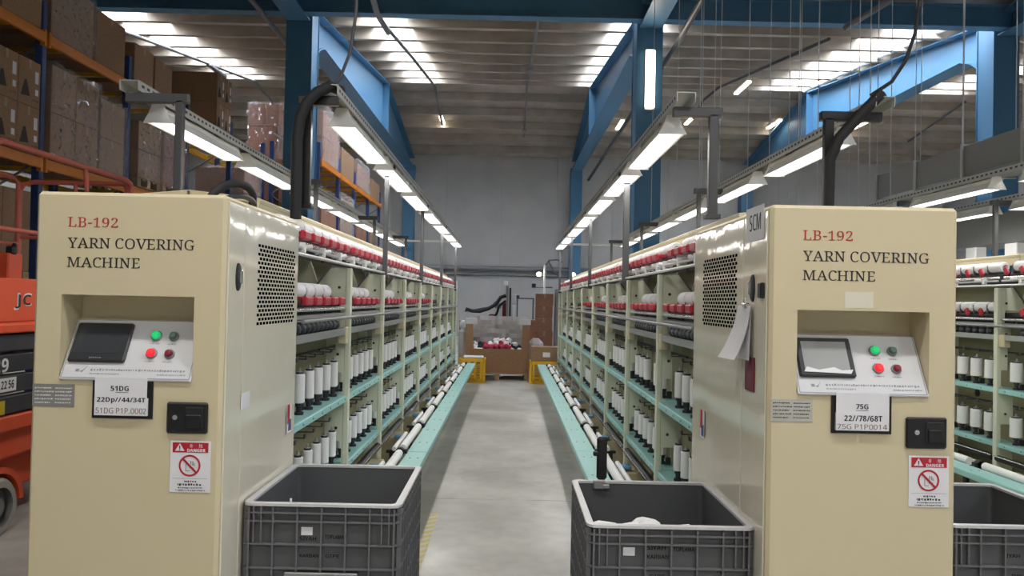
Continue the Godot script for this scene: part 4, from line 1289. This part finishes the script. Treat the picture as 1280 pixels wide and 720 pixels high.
func lift() -> void:
	var x := -3.27
	var o := thing("scissor_lift", "worn orange scissor lift parked beside the left machine, reading JC", "scissor lift", V(x, 0, -5.6))
	# local: aisle face at x = 0, goes to -1.0; z from +1.0 (near) to -1.05 (far)
	obj("chassis", MB.new().cbox(V(-0.5, 0.6, 0), V(0.86, 0.26, 2.1), 0.02).cbox(V(-0.08, 0.72, 0), V(0.14, 0.1, 2.1), 0.01).cbox(V(-0.5, 0.36, -0.1), V(0.6, 0.3, 1.2), 0.02), M.lift_orange, o)
	for z in [0.6, -0.65]:
		var ar := PackedVector2Array()
		for i in 13:
			var a := PI * i / 12
			ar.append(Vector2(cos(a) * 0.25, 0.2 + sin(a) * 0.25))
		for i in 13:
			var a := PI * (12 - i) / 12
			ar.append(Vector2(cos(a) * 0.21, 0.2 + sin(a) * 0.21))
		obj("wheel_arch", MB.new().prism(ar, 0.12), M.lift_orange, o, T(V(-0.12, 0, z), Basis(UPV, PI / 2)))
		for xx in [-0.075, -0.93]:
			var wb := Basis(V(0, 1, 0), V(1, 0, 0), V(0, 0, -1))
			var w := obj("wheel", MB.new().lathe([Vector2(0.1, -0.08), Vector2(0.17, -0.08), Vector2(0.19, -0.06), Vector2(0.19, 0.06), Vector2(0.17, 0.08), Vector2(0.13, 0.08)], 24, wb), M.lift_tyre, o, T(V(xx, 0.19, z)))
			obj("hub", MB.new().lathe([Vector2(0, -0.08), Vector2(0.11, -0.08), Vector2(0.13, 0.03), Vector2(0.07, 0.03), Vector2(0.06, 0.07), Vector2(0, 0.07)], 20, wb), M.steel_grey, w)
	# folded scissor arms: four dark beams on each side
	for xx in [-0.06, -0.9]:
		for i in 4:
			obj("scissor_arm", MB.new().cbox(V(xx, 0.84 + i * 0.138, 0), V(0.07, 0.118, 2.0 - 0.06 * i), 0.008), M.lift_dark, o)
	for i in 4:
		for z in [0.86, -0.86]:
			obj("pivot_pin", MB.new().cyl(V(0.01, 0.84 + i * 0.138, z), V(-0.95, 0.84 + i * 0.138, z), 0.03, 10), M.steel_grey, o)
	var b := Basis(V(0, 0, -1), V(0, 1, 0), V(1, 0, 0))
	obj("white_label", MB.new().box(V(-0.024, 0.978, 0.55), V(0.002, 0.09, 0.24)), M.paper, o)
	side_text(o, "lettering", "22 56", bold, V(-0.022, 0.978, 0.52), 0.13, 0.055, M.text_black)
	side_text(o, "lettering", "29", bold, V(-0.0235, 1.108, 0.59), 0.15, 0.09, M.paper)
	obj("yellow_label", MB.new().box(V(-0.024, 0.83, 0.63), V(0.002, 0.09, 0.18)), M.yellow_label, o)
	# platform
	obj("platform", MB.new().cbox(V(-0.5, 1.375, 0), V(1.0, 0.03, 2.1), 0.006).cbox(V(-0.01, 1.535, 0.55), V(0.03, 0.29, 1.0), 0.008).cbox(V(-0.01, 1.47, -0.5), V(0.03, 0.16, 1.1), 0.008).cbox(V(-0.01, 1.35, 0), V(0.06, 0.06, 2.1), 0.008), M.lift_orange, o)
	side_text(o, "lettering_edge", "JC", bold, V(0.0065, 1.527, 0.43), 0.19, 0.112, M.paper)
	side_text(o, "lettering", "JC", bold, V(0.0085, 1.527, 0.43), 0.165, 0.092, M.text_black)
	obj("control_box", MB.new().cbox(V(-0.3, 1.75, 0.2), V(0.2, 0.22, 0.16), 0.01), M.lift_orange, o)
	obj("control_lever", MB.new().cbox(V(-0.22, 1.88, 0.22), V(0.06, 0.06, 0.05), 0.01).cyl(V(-0.22, 1.85, 0.22), V(-0.2, 1.93, 0.22), 0.012, 8), M.black, o)
	# rails
	var r := 0.021
	var hy := 2.56
	obj("guard_rail", MB.new().tube([V(-0.02, 1.4, 0.72), V(-0.02, hy - 0.06, 0.72), V(-0.02, hy - 0.015, 0.7), V(-0.02, hy, 0.66), V(-0.02, hy, -0.2), V(-0.02, hy + 0.0, -0.95), V(-0.02, hy - 0.02, -1.02), V(-0.02, hy - 0.07, -1.04), V(-0.02, 1.4, -1.04)], r, 10), M.lift_rail, o)
	obj("guard_rail", MB.new().tube([V(-0.05, 1.4, -1.04), V(-0.05, hy - 0.08, -1.04), V(-0.07, hy - 0.03, -1.04), V(-0.12, hy - 0.02, -1.04), V(-0.86, hy - 0.02, -1.04), V(-0.95, hy - 0.04, -1.04), V(-0.98, hy - 0.1, -1.04), V(-0.98, 1.4, -1.04)], r, 10), M.lift_rail, o)
	obj("guard_rail", MB.new().tube([V(-0.98, 1.4, 1.0), V(-0.98, hy - 0.06, 1.0), V(-0.98, hy, 0.94), V(-0.98, hy, -0.94), V(-0.98, hy - 0.04, -1.02), V(-0.98, 1.4, -1.04)], r, 10), M.lift_rail, o)
	obj("mid_rail", MB.new().cyl(V(-0.02, 2.0, 0.72), V(-0.02, 2.0, -1.04), 0.016, 8).cyl(V(-0.02, 2.06, -1.04), V(-0.98, 2.06, -1.04), 0.016, 8).cyl(V(-0.98, 2.0, 1.0), V(-0.98, 2.0, -1.04), 0.016, 8), M.lift_rail, o)
	obj("rail_stay", MB.new().cyl(V(-0.02, hy, -0.32), V(-0.02, 1.45, -0.5), 0.017, 8).cyl(V(-0.5, hy - 0.02, -1.04), V(-0.5, 1.4, -1.04), 0.017, 8), M.lift_rail, o)
	obj("hanging_strap", MB.new().tube([V(0.01, 1.7, 0.95), V(0.02, 1.5, 0.93), V(0.015, 1.35, 0.9), V(0.01, 1.28, 0.86)], 0.012, 6), M.paper, o)

const UPV := Vector3.UP

# ---------------------------------------------------------------- end of the aisle
func yellow_crate(label: String, c: Vector3, w: float, d: float, h: float) -> void:
	var o := thing("yellow_crate", label, "crate", c, 0.0, "yellow crates at the aisle's end")
	obj("base", MB.new().box(V(0, 0.01, 0), V(w - 0.02, 0.02, d - 0.02)), M.yellow_plastic, o)
	var fr := MB.new()
	for s in [-1, 1]:
		for q in [-1, 1]:
			fr.cbox(V(s * (w / 2 - 0.02), h / 2, q * (d / 2 - 0.02)), V(0.04, h, 0.04), 0.006)
	fr.ring(rrect(w, d, 0.02), rrect(w - 0.05, d - 0.05, 0.015), h - 0.06, h)
	fr.ring(rrect(w - 0.01, d - 0.01, 0.02), rrect(w - 0.04, d - 0.04, 0.015), 0.0, 0.06)
	obj("frame", fr, M.yellow_plastic, o)
	for y in [0.11, 0.18, 0.25, 0.32]:
		obj("slat", MB.new().ring(rrect(w - 0.012, d - 0.012, 0.02), rrect(w - 0.035, d - 0.035, 0.015), y, y + 0.022), M.yellow_plastic, o)
	for i in 4:
		var x := (i / 3.0 - 0.5) * (w - 0.16)
		obj("upright", MB.new().box(V(x, h / 2, d / 2 - 0.014), V(0.035, h - 0.04, 0.018)).box(V(x, h / 2, -d / 2 + 0.014), V(0.035, h - 0.04, 0.018)), M.yellow_plastic, o)

func aisle_end() -> void:
	yellow_crate("yellow lattice crate where the left teal guard board ends", V(-0.7, 0, -15.05), 0.52, 0.4, 0.47)
	yellow_crate("yellow lattice crate under a brown carton at the right guard board's end", V(0.7, 0, -15.05), 0.56, 0.4, 0.44)
	var s1 := put("yarn_bag", MB.new().cbox(V(-0.68, 0.49, -15.05), V(0.4, 0.04, 0.3), 0.018).mesh(), M.paper, self)
	tag(s1, "white bag lying on the yellow crate at the left", "bag")
	var c1 := thing("carton", "brown carton with a white label on the right yellow crate", "carton", V(0.72, 0.44, -15.05))
	obj("box", MB.new().cbox(V(0, 0.14, 0), V(0.54, 0.28, 0.38), 0.006), M.carton, c1)
	obj("address_label", MB.new().box(V(0.02, 0.13, 0.1905), V(0.14, 0.09, 0.001)), M.paper, c1)
	# the big open carton on its pallet
	pallet("the big open carton at the aisle's end", V(-0.22, 0, -15.95), 1.3, 1.0)
	var o := thing("open_carton", "big open brown carton with a cut-down front full of yarn cones", "carton", V(-0.22, 0.146, -15.95))
	var fp := PackedVector2Array([Vector2(-0.64, 0), Vector2(0.64, 0), Vector2(0.64, 1.02), Vector2(0.5, 1.02), Vector2(0.48, 0.48), Vector2(-0.48, 0.48), Vector2(-0.5, 1.02), Vector2(-0.64, 1.02)])
	obj("front_wall", MB.new().prism(fp, 0.012), M.carton, o, T(V(0, 0, 0.47)))
	obj("back_wall", MB.new().box(V(0, 0.52, -0.475), V(1.28, 1.04, 0.012)), M.carton, o)
	for s in [-1, 1]:
		obj("side_wall", MB.new().box(V(s * 0.634, 0.52, 0), V(0.012, 1.04, 0.94)), M.carton, o)
	obj("bottom", MB.new().box(V(0, 0.006, 0), V(1.26, 0.012, 0.94)), M.carton, o)
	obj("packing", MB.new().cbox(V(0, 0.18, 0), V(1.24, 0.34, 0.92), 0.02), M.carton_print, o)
	# a loose plastic liner hanging inside and over the top edge
	var lb := MB.new()
	var f := FastNoiseLite.new()
	f.seed = 77
	f.frequency = 2.5
	for i in 16:
		for k in 8:
			var p := []
			for q in [[i, k], [i + 1, k], [i + 1, k + 1], [i, k + 1]]:
				var u: float = q[0] / 16.0 - 0.5
				var w: float = q[1] / 8.0
				p.append(V(u * 1.24, 0.4 + w * 0.72 + 0.02 * f.get_noise_2d(u * 9, 3), -0.42 + 0.07 * f.get_noise_2d(u * 3, w * 2)))
			lb.q4(p[0], p[1], p[2], p[3], V(0, 0, 1))
	for i in 16:
		for s in [[0.64, 0.0], [-0.64, 0.0]]:
			var z0 := -0.47 + i * 0.058
			lb.q4(V(s[0] * 1.01, 0.86 + 0.03 * f.get_noise_2d(z0 * 5, s[0]), z0), V(s[0] * 1.01, 0.86 + 0.03 * f.get_noise_2d((z0 + 0.058) * 5, s[0]), z0 + 0.058), V(s[0] * 1.02, 1.06, z0 + 0.058), V(s[0] * 1.02, 1.06, z0), V(s[0], 0, 0))
	for s in [-0.54, 0.54]:
		lb.cbox(V(s, 1.03, 0.48), V(0.24, 0.12, 0.03), 0.01)
	obj("plastic_liner", lb, M.film_liner, o)
	var r := RandomNumberGenerator.new()
	r.seed = 91
	for i in 26:
		var gx := -0.52 + (i % 9) * 0.125 + r.randf_range(-0.02, 0.02)
		var gz := 0.36 - (i / 9) * 0.16 + r.randf_range(-0.02, 0.02)
		var pink := r.randf() < 0.36 and absf(gx) < 0.4
		var mm: StandardMaterial3D = M.pink_yarn if pink else (M.black_yarn if r.randf() < 0.5 else M.white_yarn)
		var kind := "pink" if pink else ("black" if mm == M.black_yarn else "white")
		var cn := thing("yarn_cone", "%s yarn cone in the big open carton, %s from the left, %s row" % [kind, ORD[i % 9], ["front", "middle", "rear"][i / 9]], "yarn cone", V(-0.22 + gx * 0.9, 0.146 + 0.4 + (i / 9) * 0.055 + 0.03 + (0.08 if absf(gx - 0.05) < 0.2 else 0.0), -15.95 + gz), r.randf() * TAU, "cones in the big open carton")
		var b := Basis(Vector3.RIGHT, r.randf_range(0.6, 1.5))
		obj("yarn", MB.new().lathe([Vector2(0.02, -0.06), Vector2(0.06, -0.06), Vector2(0.066, -0.05), Vector2(0.05, 0.06), Vector2(0.02, 0.062)], 12, b), mm, cn)
		obj("core", MB.new().lathe([Vector2(0, -0.064), Vector2(0.024, -0.064), Vector2(0.022, 0.072), Vector2(0, 0.072)], 10, b), M.black, cn)
	# stack of reddish cartons
	var py := 0.0
	for i in 6:
		var hh := [0.3, 0.3, 0.31, 0.3, 0.28, 0.29][i] as float
		var cc := thing("carton", "reddish brown carton, %s from the floor in the tall single stack behind the big carton" % ORD[i], "carton", V(0.8 + 0.01 * (i % 3), py, -18.0), 0.02 * (i % 2), "cartons of the tall single stack")
		obj("box", MB.new().cbox(V(0, hh / 2, 0), V(0.4, hh - 0.004, 0.4), 0.006), M.carton_red, cc)
		obj("seam_tape", MB.new().box(V(0, hh - 0.002, 0), V(0.05, 0.002, 0.39)).box(V(0, hh - 0.05, 0.2), V(0.05, 0.1, 0.003)), M.tape, cc)
		py += hh
	# pallet wrapping machine: mast, carriage, arm with hoses
	var w := thing("wrapping_machine", "dark mast with a drooping black hose arm behind the big open carton", "machine", V(-0.05, 0, -18.6))
	obj("mast", MB.new().cbox(V(0.0, 0.98, 0), V(0.06, 1.96, 0.1), 0.008), M.steel_grey, w)
	obj("mast_strip", MB.new().cbox(V(0.07, 0.96, 0.02), V(0.045, 1.9, 0.08), 0.006), M.black, w)
	obj("mast_cap", MB.new().cbox(V(-0.04, 2.02, 0), V(0.1, 0.1, 0.1), 0.01), M.white_metal, w)
	obj("control_head", MB.new().cbox(V(0.16, 1.65, 0), V(0.1, 0.22, 0.12), 0.01).cbox(V(0.15, 1.3, 0), V(0.07, 0.4, 0.1), 0.01), M.panel_grey, w)
	obj("signal_box", MB.new().cbox(V(0.26, 1.7, 0), V(0.07, 0.08, 0.08), 0.008), M.dark, w)
	obj("arm", MB.new().tube([V(-0.04, 1.72, 0), V(-0.16, 1.68, 0.02), V(-0.28, 1.5, 0.04), V(-0.45, 1.4, 0.05), V(-0.66, 1.33, 0.05), V(-0.86, 1.34, 0.05), V(-1.0, 1.38, 0.04)], 0.045, 8).tube([V(-0.04, 1.6, 0.03), V(-0.2, 1.46, 0.05), V(-0.24, 1.3, 0.06), V(-0.3, 1.2, 0.06)], 0.03, 8).tube([V(-0.05, 1.74, -0.05), V(-0.2, 1.64, -0.04), V(-0.4, 1.44, -0.03), V(-0.8, 1.36, 0.0), V(-1.02, 1.33, 0.0)], 0.02, 8), M.rubber, w)
	obj("arm_bracket", MB.new().cbox(V(-0.22, 1.48, 0), V(0.16, 0.14, 0.06), 0.02), M.steel_grey, w)
	obj("red_column", MB.new().cbox(V(-0.07, 1.25, -0.1), V(0.09, 0.6, 0.08), 0.008).cbox(V(-0.36, 1.15, 0), V(0.14, 0.24, 0.14), 0.012), M.burgundy, w)
	obj("base", MB.new().cbox(V(-0.1, 0.05, 0), V(0.7, 0.1, 0.7), 0.01), M.dark, w)
	# boxes and bundles behind
	for q in [["carton_row", "low brown carton with a pale lid left of the hose arm", -0.85, -17.3, 0.5, 1.12, 0.5], ["carton_row", "small brown carton at the foot of the dark mast", 0.02, -17.2, 0.3, 1.1, 0.35], ["carton_row", "dark red carton right of the dark mast", 0.42, -17.4, 0.34, 1.16, 0.4]]:
		var cc := thing("carton", q[1], "carton", V(q[2], 0, q[3]), 0.0, "cartons round the wrapping machine")
		obj("box", MB.new().cbox(V(0, q[5] / 2, 0), V(q[4], q[5], q[6]), 0.006), M.carton_red, cc)
		obj("lid", MB.new().cbox(V(0, q[5] + 0.012, 0), V(q[4] + 0.02, 0.024, q[6] + 0.02), 0.004), M.tape, cc)
	var bl := put("white_bundle", MB.new().cbox(V(-0.95, 0.5, -15.9), V(0.16, 1.0, 0.5), 0.05).mesh(), M.film_liner, self)
	tag(bl, "white plastic bundle standing left of the big open carton", "bundle")
	var bb := thing("yarn_ball", "round white bundle on top of the plastic left of the big carton", "bundle", V(-0.92, 1.0, -15.8))
	obj("ball", MB.new().lathe([Vector2(0, 0), Vector2(0.05, 0.01), Vector2(0.085, 0.05), Vector2(0.095, 0.09), Vector2(0.085, 0.14), Vector2(0.05, 0.175), Vector2(0, 0.185)], 16), M.white_yarn, bb)
	var sk := put("yarn_sack", MB.new().cbox(V(0.56, 0.42, -15.75), V(0.3, 0.84, 0.4), 0.09).mesh(), M.film_liner, self)
	tag(sk, "pale plastic sack between the big open carton and the right yellow crate", "sack")
	# pale pole with a cross arm, grey cabinets, dark shelf
	var po := thing("service_pole", "pale upright pole with a cross arm in front of the wall pipe", "pole", V(0.86, 0, -19.0))
	obj("pole", MB.new().cbox(V(0, 1.25, 0), V(0.05, 2.5, 0.05), 0.006), M.white_metal, po)
	obj("cross_arm", MB.new().cyl(V(-0.3, 1.95, 0), V(0.2, 1.95, 0), 0.014, 8).tube([V(0.02, 2.5, 0), V(0.1, 2.62, 0), V(0.3, 2.64, 0), V(0.42, 2.58, 0)], 0.014, 8).tube([V(0.1, 2.6, 0), V(0.2, 2.4, 0), V(0.34, 2.2, 0)], 0.014, 8), M.post_grey, po)
	obj("arm_box", MB.new().cbox(V(-0.26, 1.99, 0), V(0.1, 0.1, 0.08), 0.01), M.dark, po)
	var gc := thing("grey_locker", "tall grey steel locker beside the end of the right machine", "locker", V(1.22, 0, -18.2))
	obj("body", MB.new().cbox(V(0, 0.95, 0), V(0.3, 1.9, 0.45), 0.01), M.steel_grey, gc)
	obj("door", MB.new().cbox(V(0, 0.95, 0.228), V(0.27, 1.8, 0.01), 0.004), M.duct, gc)
	obj("paper", MB.new().box(V(0.03, 0.95, 0.2345), V(0.12, 0.12, 0.002)), M.paper, gc)
	var fs := thing("frame_stand", "small dark open steel stand against the back wall", "stand", V(0.5, 0, -24.0))
	var fm := MB.new()
	for sx in [-0.25, 0.25]:
		for sz in [-0.2, 0.2]:
			fm.box(V(sx, 0.85, sz), V(0.04, 1.7, 0.04))
	for y in [0.4, 1.0, 1.68]:
		fm.box(V(0, y, 0.2), V(0.5, 0.04, 0.04)).box(V(0, y, -0.2), V(0.5, 0.04, 0.04)).box(V(-0.25, y, 0), V(0.04, 0.04, 0.4)).box(V(0.25, y, 0), V(0.04, 0.04, 0.4))
	obj("frame", fm, M.post_grey, fs)
	obj("shelf_plate", MB.new().box(V(0, 1.01, 0), V(0.5, 0.02, 0.4)).box(V(0, 0.41, 0), V(0.5, 0.02, 0.4)), M.steel_grey, fs)
	# round lamps on the back wall
	var i := 0
	for q in [[0.77, 2.27, -19.0, "left of the pale pole"], [1.7, 2.31, -20.0, "over the right machine's end"]]:
		var l := thing("spot_lamp", "small round bright lamp %s" % q[3], "lamp", V(q[0] - 0.05, q[1], q[2]), 0.0, "round lamps at the aisle's end")
		obj("light_globe", MB.new().lathe([Vector2(0, -0.06), Vector2(0.045, -0.045), Vector2(0.065, 0), Vector2(0.045, 0.045), Vector2(0, 0.06)], 14), M.tube_warm, l)
		obj("stem", (MB.new().cyl(V(0, 0, 0), V(0.12, 0, 0), 0.012, 6) if i == 0 else MB.new().cyl(V(0, -0.05, 0), V(0, -q[1], 0), 0.015, 6)), M.post_grey, l)
		var om := OmniLight3D.new()
		om.name = "globe_light"
		om.light_energy = 0.3
		om.omni_range = 30.0
		om.omni_attenuation = 2.0
		om.light_size = 0.05
		om.shadow_enabled = true
		l.add_child(om)
		i += 1

# ---------------------------------------------------------------- overhead pipes, wires, cables
func pipe(called: String, label: String, category: String, path: Array, r: float, m: Material, group := "") -> MeshInstance3D:
	var o := put(called, MB.new().tube(path, r, 8).mesh(), m, self)
	tag(o, label, category, group)
	return o

func roof_services() -> void:
	var rp := func(x: float, d: float, drop: float) -> Vector3: return V(x, roof_y(d) - drop, -d)
	pipe("conduit", "perforated conduit under the leftmost skylight, above the racks", "conduit", [rp.call(-9.6, 16.4, 0.34), rp.call(-9.2, 21, 0.34), rp.call(-8.8, 26, 0.34), rp.call(-8.6, 30, 0.34)], 0.05, M.steel_grey)
	pipe("conduit", "conduit under the skylight left of the aisle, ending at a lit tube", "conduit", [rp.call(-2.95, 16.4, 0.34), rp.call(-2.8, 21, 0.34), rp.call(-2.7, 26, 0.34), rp.call(-2.72, 29.4, 0.34)], 0.045, M.steel_grey)
	pipe("conduit", "short grey conduit beneath the tie beam above the aisle's left", "conduit", [rp.call(-2.7, 12.5, 0.5), V(-2.75, 7.25, -15.2), V(-2.72, 7.3, -16.4)], 0.06, M.steel_grey)
	pipe("conduit", "thin conduit straight above the aisle with two grey fittings", "conduit", [rp.call(0.5, 16.4, 0.34), rp.call(0.45, 26, 0.34), rp.call(0.45, 30.5, 0.34)], 0.03, M.steel_grey)
	pipe("conduit", "long slanting conduit crossing the roof right of the middle column", "conduit", [rp.call(7.2, 17.5, 0.36), rp.call(6.7, 25.0, 0.36), V(6.5, 8.6, -26.2), V(6.2, 8.0, -26.4)], 0.045, M.post_grey)
	pipe("conduit", "conduit in front of the tie beam at the upper right", "conduit", [V(7.5, 7.75, -15.0), V(6.6, 7.2, -15.3)], 0.06, M.steel_grey)
	pipe("conduit", "conduit in front of the tie beam at the upper left", "conduit", [V(-5.5, 7.75, -15.0), V(-5.15, 7.35, -15.4), V(-4.9, 7.0, -17.0)], 0.05, M.steel_grey)
	pipe("conduit", "dark pipe running under the middle roof beam's right side", "pipe", [V(3.25, 7.0, -12.0), V(3.3, 6.9, -15.5), V(3.3, 6.88, -24), V(3.3, 6.88, -33)], 0.06, M.post_grey)
	pipe("conduit", "bright white pipe along the top of the third roof beam", "pipe", [V(9.75, 7.95, -16.9), V(9.75, 8.35, -20.5), V(9.75, 8.85, -25.6)], 0.075, M.white_metal)
	pipe("conduit", "thin dark pipe under the far slope beyond the third roof beam", "pipe", [V(13.0, 7.6, -22.0), V(14.5, 7.75, -28.0)], 0.04, M.post_grey)
	var i := 0
	for q in [[-9.05, 23.3, "on the leftmost conduit"], [0.47, 22.2, "on the conduit above the aisle, nearer one"], [0.45, 29.6, "on the conduit above the aisle, farther one"]]:
		var o := thing("conduit_fitting", "grey unlit fitting %s" % q[2], "fitting", V(q[0], roof_y(q[1]) - 0.42, -q[1]), 0.0, "fittings on the conduits")
		obj("body", MB.new().cbox(V(0, -0.02, 0), V(0.16, 0.09, 1.3 if i == 0 else 0.4), 0.01), M.steel_grey, o)
		obj("clip", MB.new().box(V(0, 0.05, 0), V(0.06, 0.06, 0.06)), M.dark, o)
		i += 1
	# duct with hangers
	var dt := thing("air_duct", "big grey rectangular duct hanging over the third machine at the right", "duct", V(5.2, 3.32, 0))
	var seg := [6.7, 7.77, 8.82, 9.85, 10.88]
	for k in 4:
		obj("duct_section", MB.new().cbox(V(0.3, 0, -(seg[k] + seg[k + 1]) / 2), V(0.6, 0.34, seg[k + 1] - seg[k] - 0.01), 0.006), M.duct, dt)
	for k in 5:
		obj("duct_strap", MB.new().box(V(-0.012, 0.0, -seg[k]), V(0.02, 0.4, 0.04)).box(V(0.3, 0.185, -seg[k]), V(0.62, 0.015, 0.04)).box(V(0.3, -0.185, -seg[k]), V(0.62, 0.015, 0.04)), M.galvanised, dt)
	# a cable tray below the duct and its drop boxes
	var ct := thing("cable_tray", "grey cable tray with switch boxes beyond the third machine", "cable tray", V(5.4, 2.42, 0))
	obj("tray", MB.new().cbox(V(0.3, 0.1, -8.3), V(0.5, 0.34, 3.2), 0.006), M.duct, ct)
	for k in 4:
		obj("switch_box", MB.new().cbox(V(-0.05, -0.18, -7.4 - k * 0.7), V(0.12, 0.16, 0.2), 0.006), M.white_metal, ct)
	obj("tray_leg", MB.new().box(V(0.0, -1.2, -7.5), V(0.05, 2.4, 0.05)).box(V(0.0, -1.2, -9.5), V(0.05, 2.4, 0.05)), M.post_grey, ct)
	# thin wires: x, depth, bottom height
	var wires := [[2.1, 8.6, 2.72, "light rail"], [2.42, 9.2, 2.72, "light rail"], [2.3, 12.6, 2.72, "light rail"], [2.45, 11.4, 2.72, "light rail"], [2.62, 10.6, 2.72, "light rail"], [3.06, 11.3, 2.72, "light rail"], [3.2, 10.4, 2.72, "light rail"], [3.56, 10.6, 2.72, "light rail"], [3.4, 9.1, 2.72, "light rail"], [3.72, 10.3, 2.72, "light rail"], [4.1, 10.9, 2.72, "light rail"], [3.83, 9.6, 2.71, "light rail"], [3.83, 8.2, 2.71, "light rail"], [4.3, 9.5, 2.72, "light rail"], [4.8, 9.7, 2.71, "light rail"], [4.8, 10.9, 2.71, "light rail"], [5.19, 10.88, 3.5, "duct"], [5.19, 9.85, 3.5, "duct"], [5.19, 8.82, 3.5, "duct"], [5.19, 7.77, 3.5, "duct"], [5.81, 10.88, 3.5, "duct"], [5.81, 9.85, 3.5, "duct"], [5.81, 8.82, 3.5, "duct"], [4.9, 9.3, 2.72, "light rail"]]
	wires.sort_custom(func(a, b): return a[0] / a[1] < b[0] / b[1])
	var kd := 0
	var kr := 0
	for q in wires:
		var duct_one: bool = q[3] == "duct"
		var o := put("hanger_wire", MB.new().cyl(V(q[0], q[2], -q[1]), V(q[0], roof_y(q[1]) - 0.02, -q[1]), 0.006, 5).mesh(), M.galvanised, self)
		tag(o, "thin hanger wire from roof to %s, %s counted from the middle column" % ["grey duct" if duct_one else "light rail", ORD[kd if duct_one else kr]], "wire", "hanger wires")
		if duct_one:
			kd += 1
		else:
			kr += 1
	# beams that carry the wires of the rails
	pipe("cable", "thick black cable rising along the first post of the left machine", "cable", [V(-1.11, 2.0, -3.955), V(-1.112, 2.25, -3.955), V(-1.112, 2.42, -3.955), V(-1.1, 2.52, -3.955), V(-1.07, 2.6, -3.96), V(-1.02, 2.66, -3.97), V(-0.96, 2.7, -4.0), V(-0.94, 2.72, -4.15)], 0.03, M.rubber)
	pipe("cable", "slim grey cable rising from the left light rail to the roof", "cable", [V(-0.97, 2.7, -4.05), V(-0.92, 2.76, -4.05), V(-0.87, 2.9, -4.05), V(-0.845, 3.1, -4.05), V(-0.835, 3.4, -4.05), V(-0.83, roof_y(4.05) - 0.02, -4.05)], 0.009, M.post_grey)
	pipe("cable", "bundle of black cables climbing to the end of the second right rail", "cable", [V(1.69, 2.1, -4.08), V(1.69, 2.38, -4.07), V(1.73, 2.5, -4.05), V(1.83, 2.62, -4.02), V(1.93, 2.73, -4.0)], 0.03, M.rubber)
	pipe("cable", "slim black cable curving up from the second right rail to the roof", "cable", [V(1.88, 2.72, -4.02), V(1.98, 2.79, -4.0), V(2.05, 2.9, -4.0), V(2.1, 3.05, -4.0), V(2.13, 3.3, -4.0), V(2.14, roof_y(4.0) - 0.02, -4.0)], 0.01, M.rubber)
	# worn hazard tape on the aisle floor
	var tp := thing("floor_tape", "worn yellow and white hazard tape on the floor by the left crate", "tape", V(0, 0, 0))
	obj("strip", MB.new().box(V(-0.525, 0.0008, -5.0), V(0.06, 0.0016, 1.5)), M.tape_white, tp)
	var st := MB.new()
	for j in 14:
		var z := -4.32 - j * 0.104
		st.prism(PackedVector2Array([Vector2(-0.555, z), Vector2(-0.495, z - 0.05), Vector2(-0.495, z - 0.105), Vector2(-0.555, z - 0.055)]), 0.0006)
	for q in st.v.size():
		st.v[q] = V(st.v[q].x, 0.0016 + st.v[q].z, st.v[q].y)
		st.n[q] = V(st.n[q].x, st.n[q].z, st.n[q].y)
	for q in range(0, st.ix.size(), 3):
		var sw := st.ix[q + 1]
		st.ix[q + 1] = st.ix[q + 2]
		st.ix[q + 2] = sw
	obj("stripe", st, M.tape_yellow, tp).set_meta("kind", "stuff")
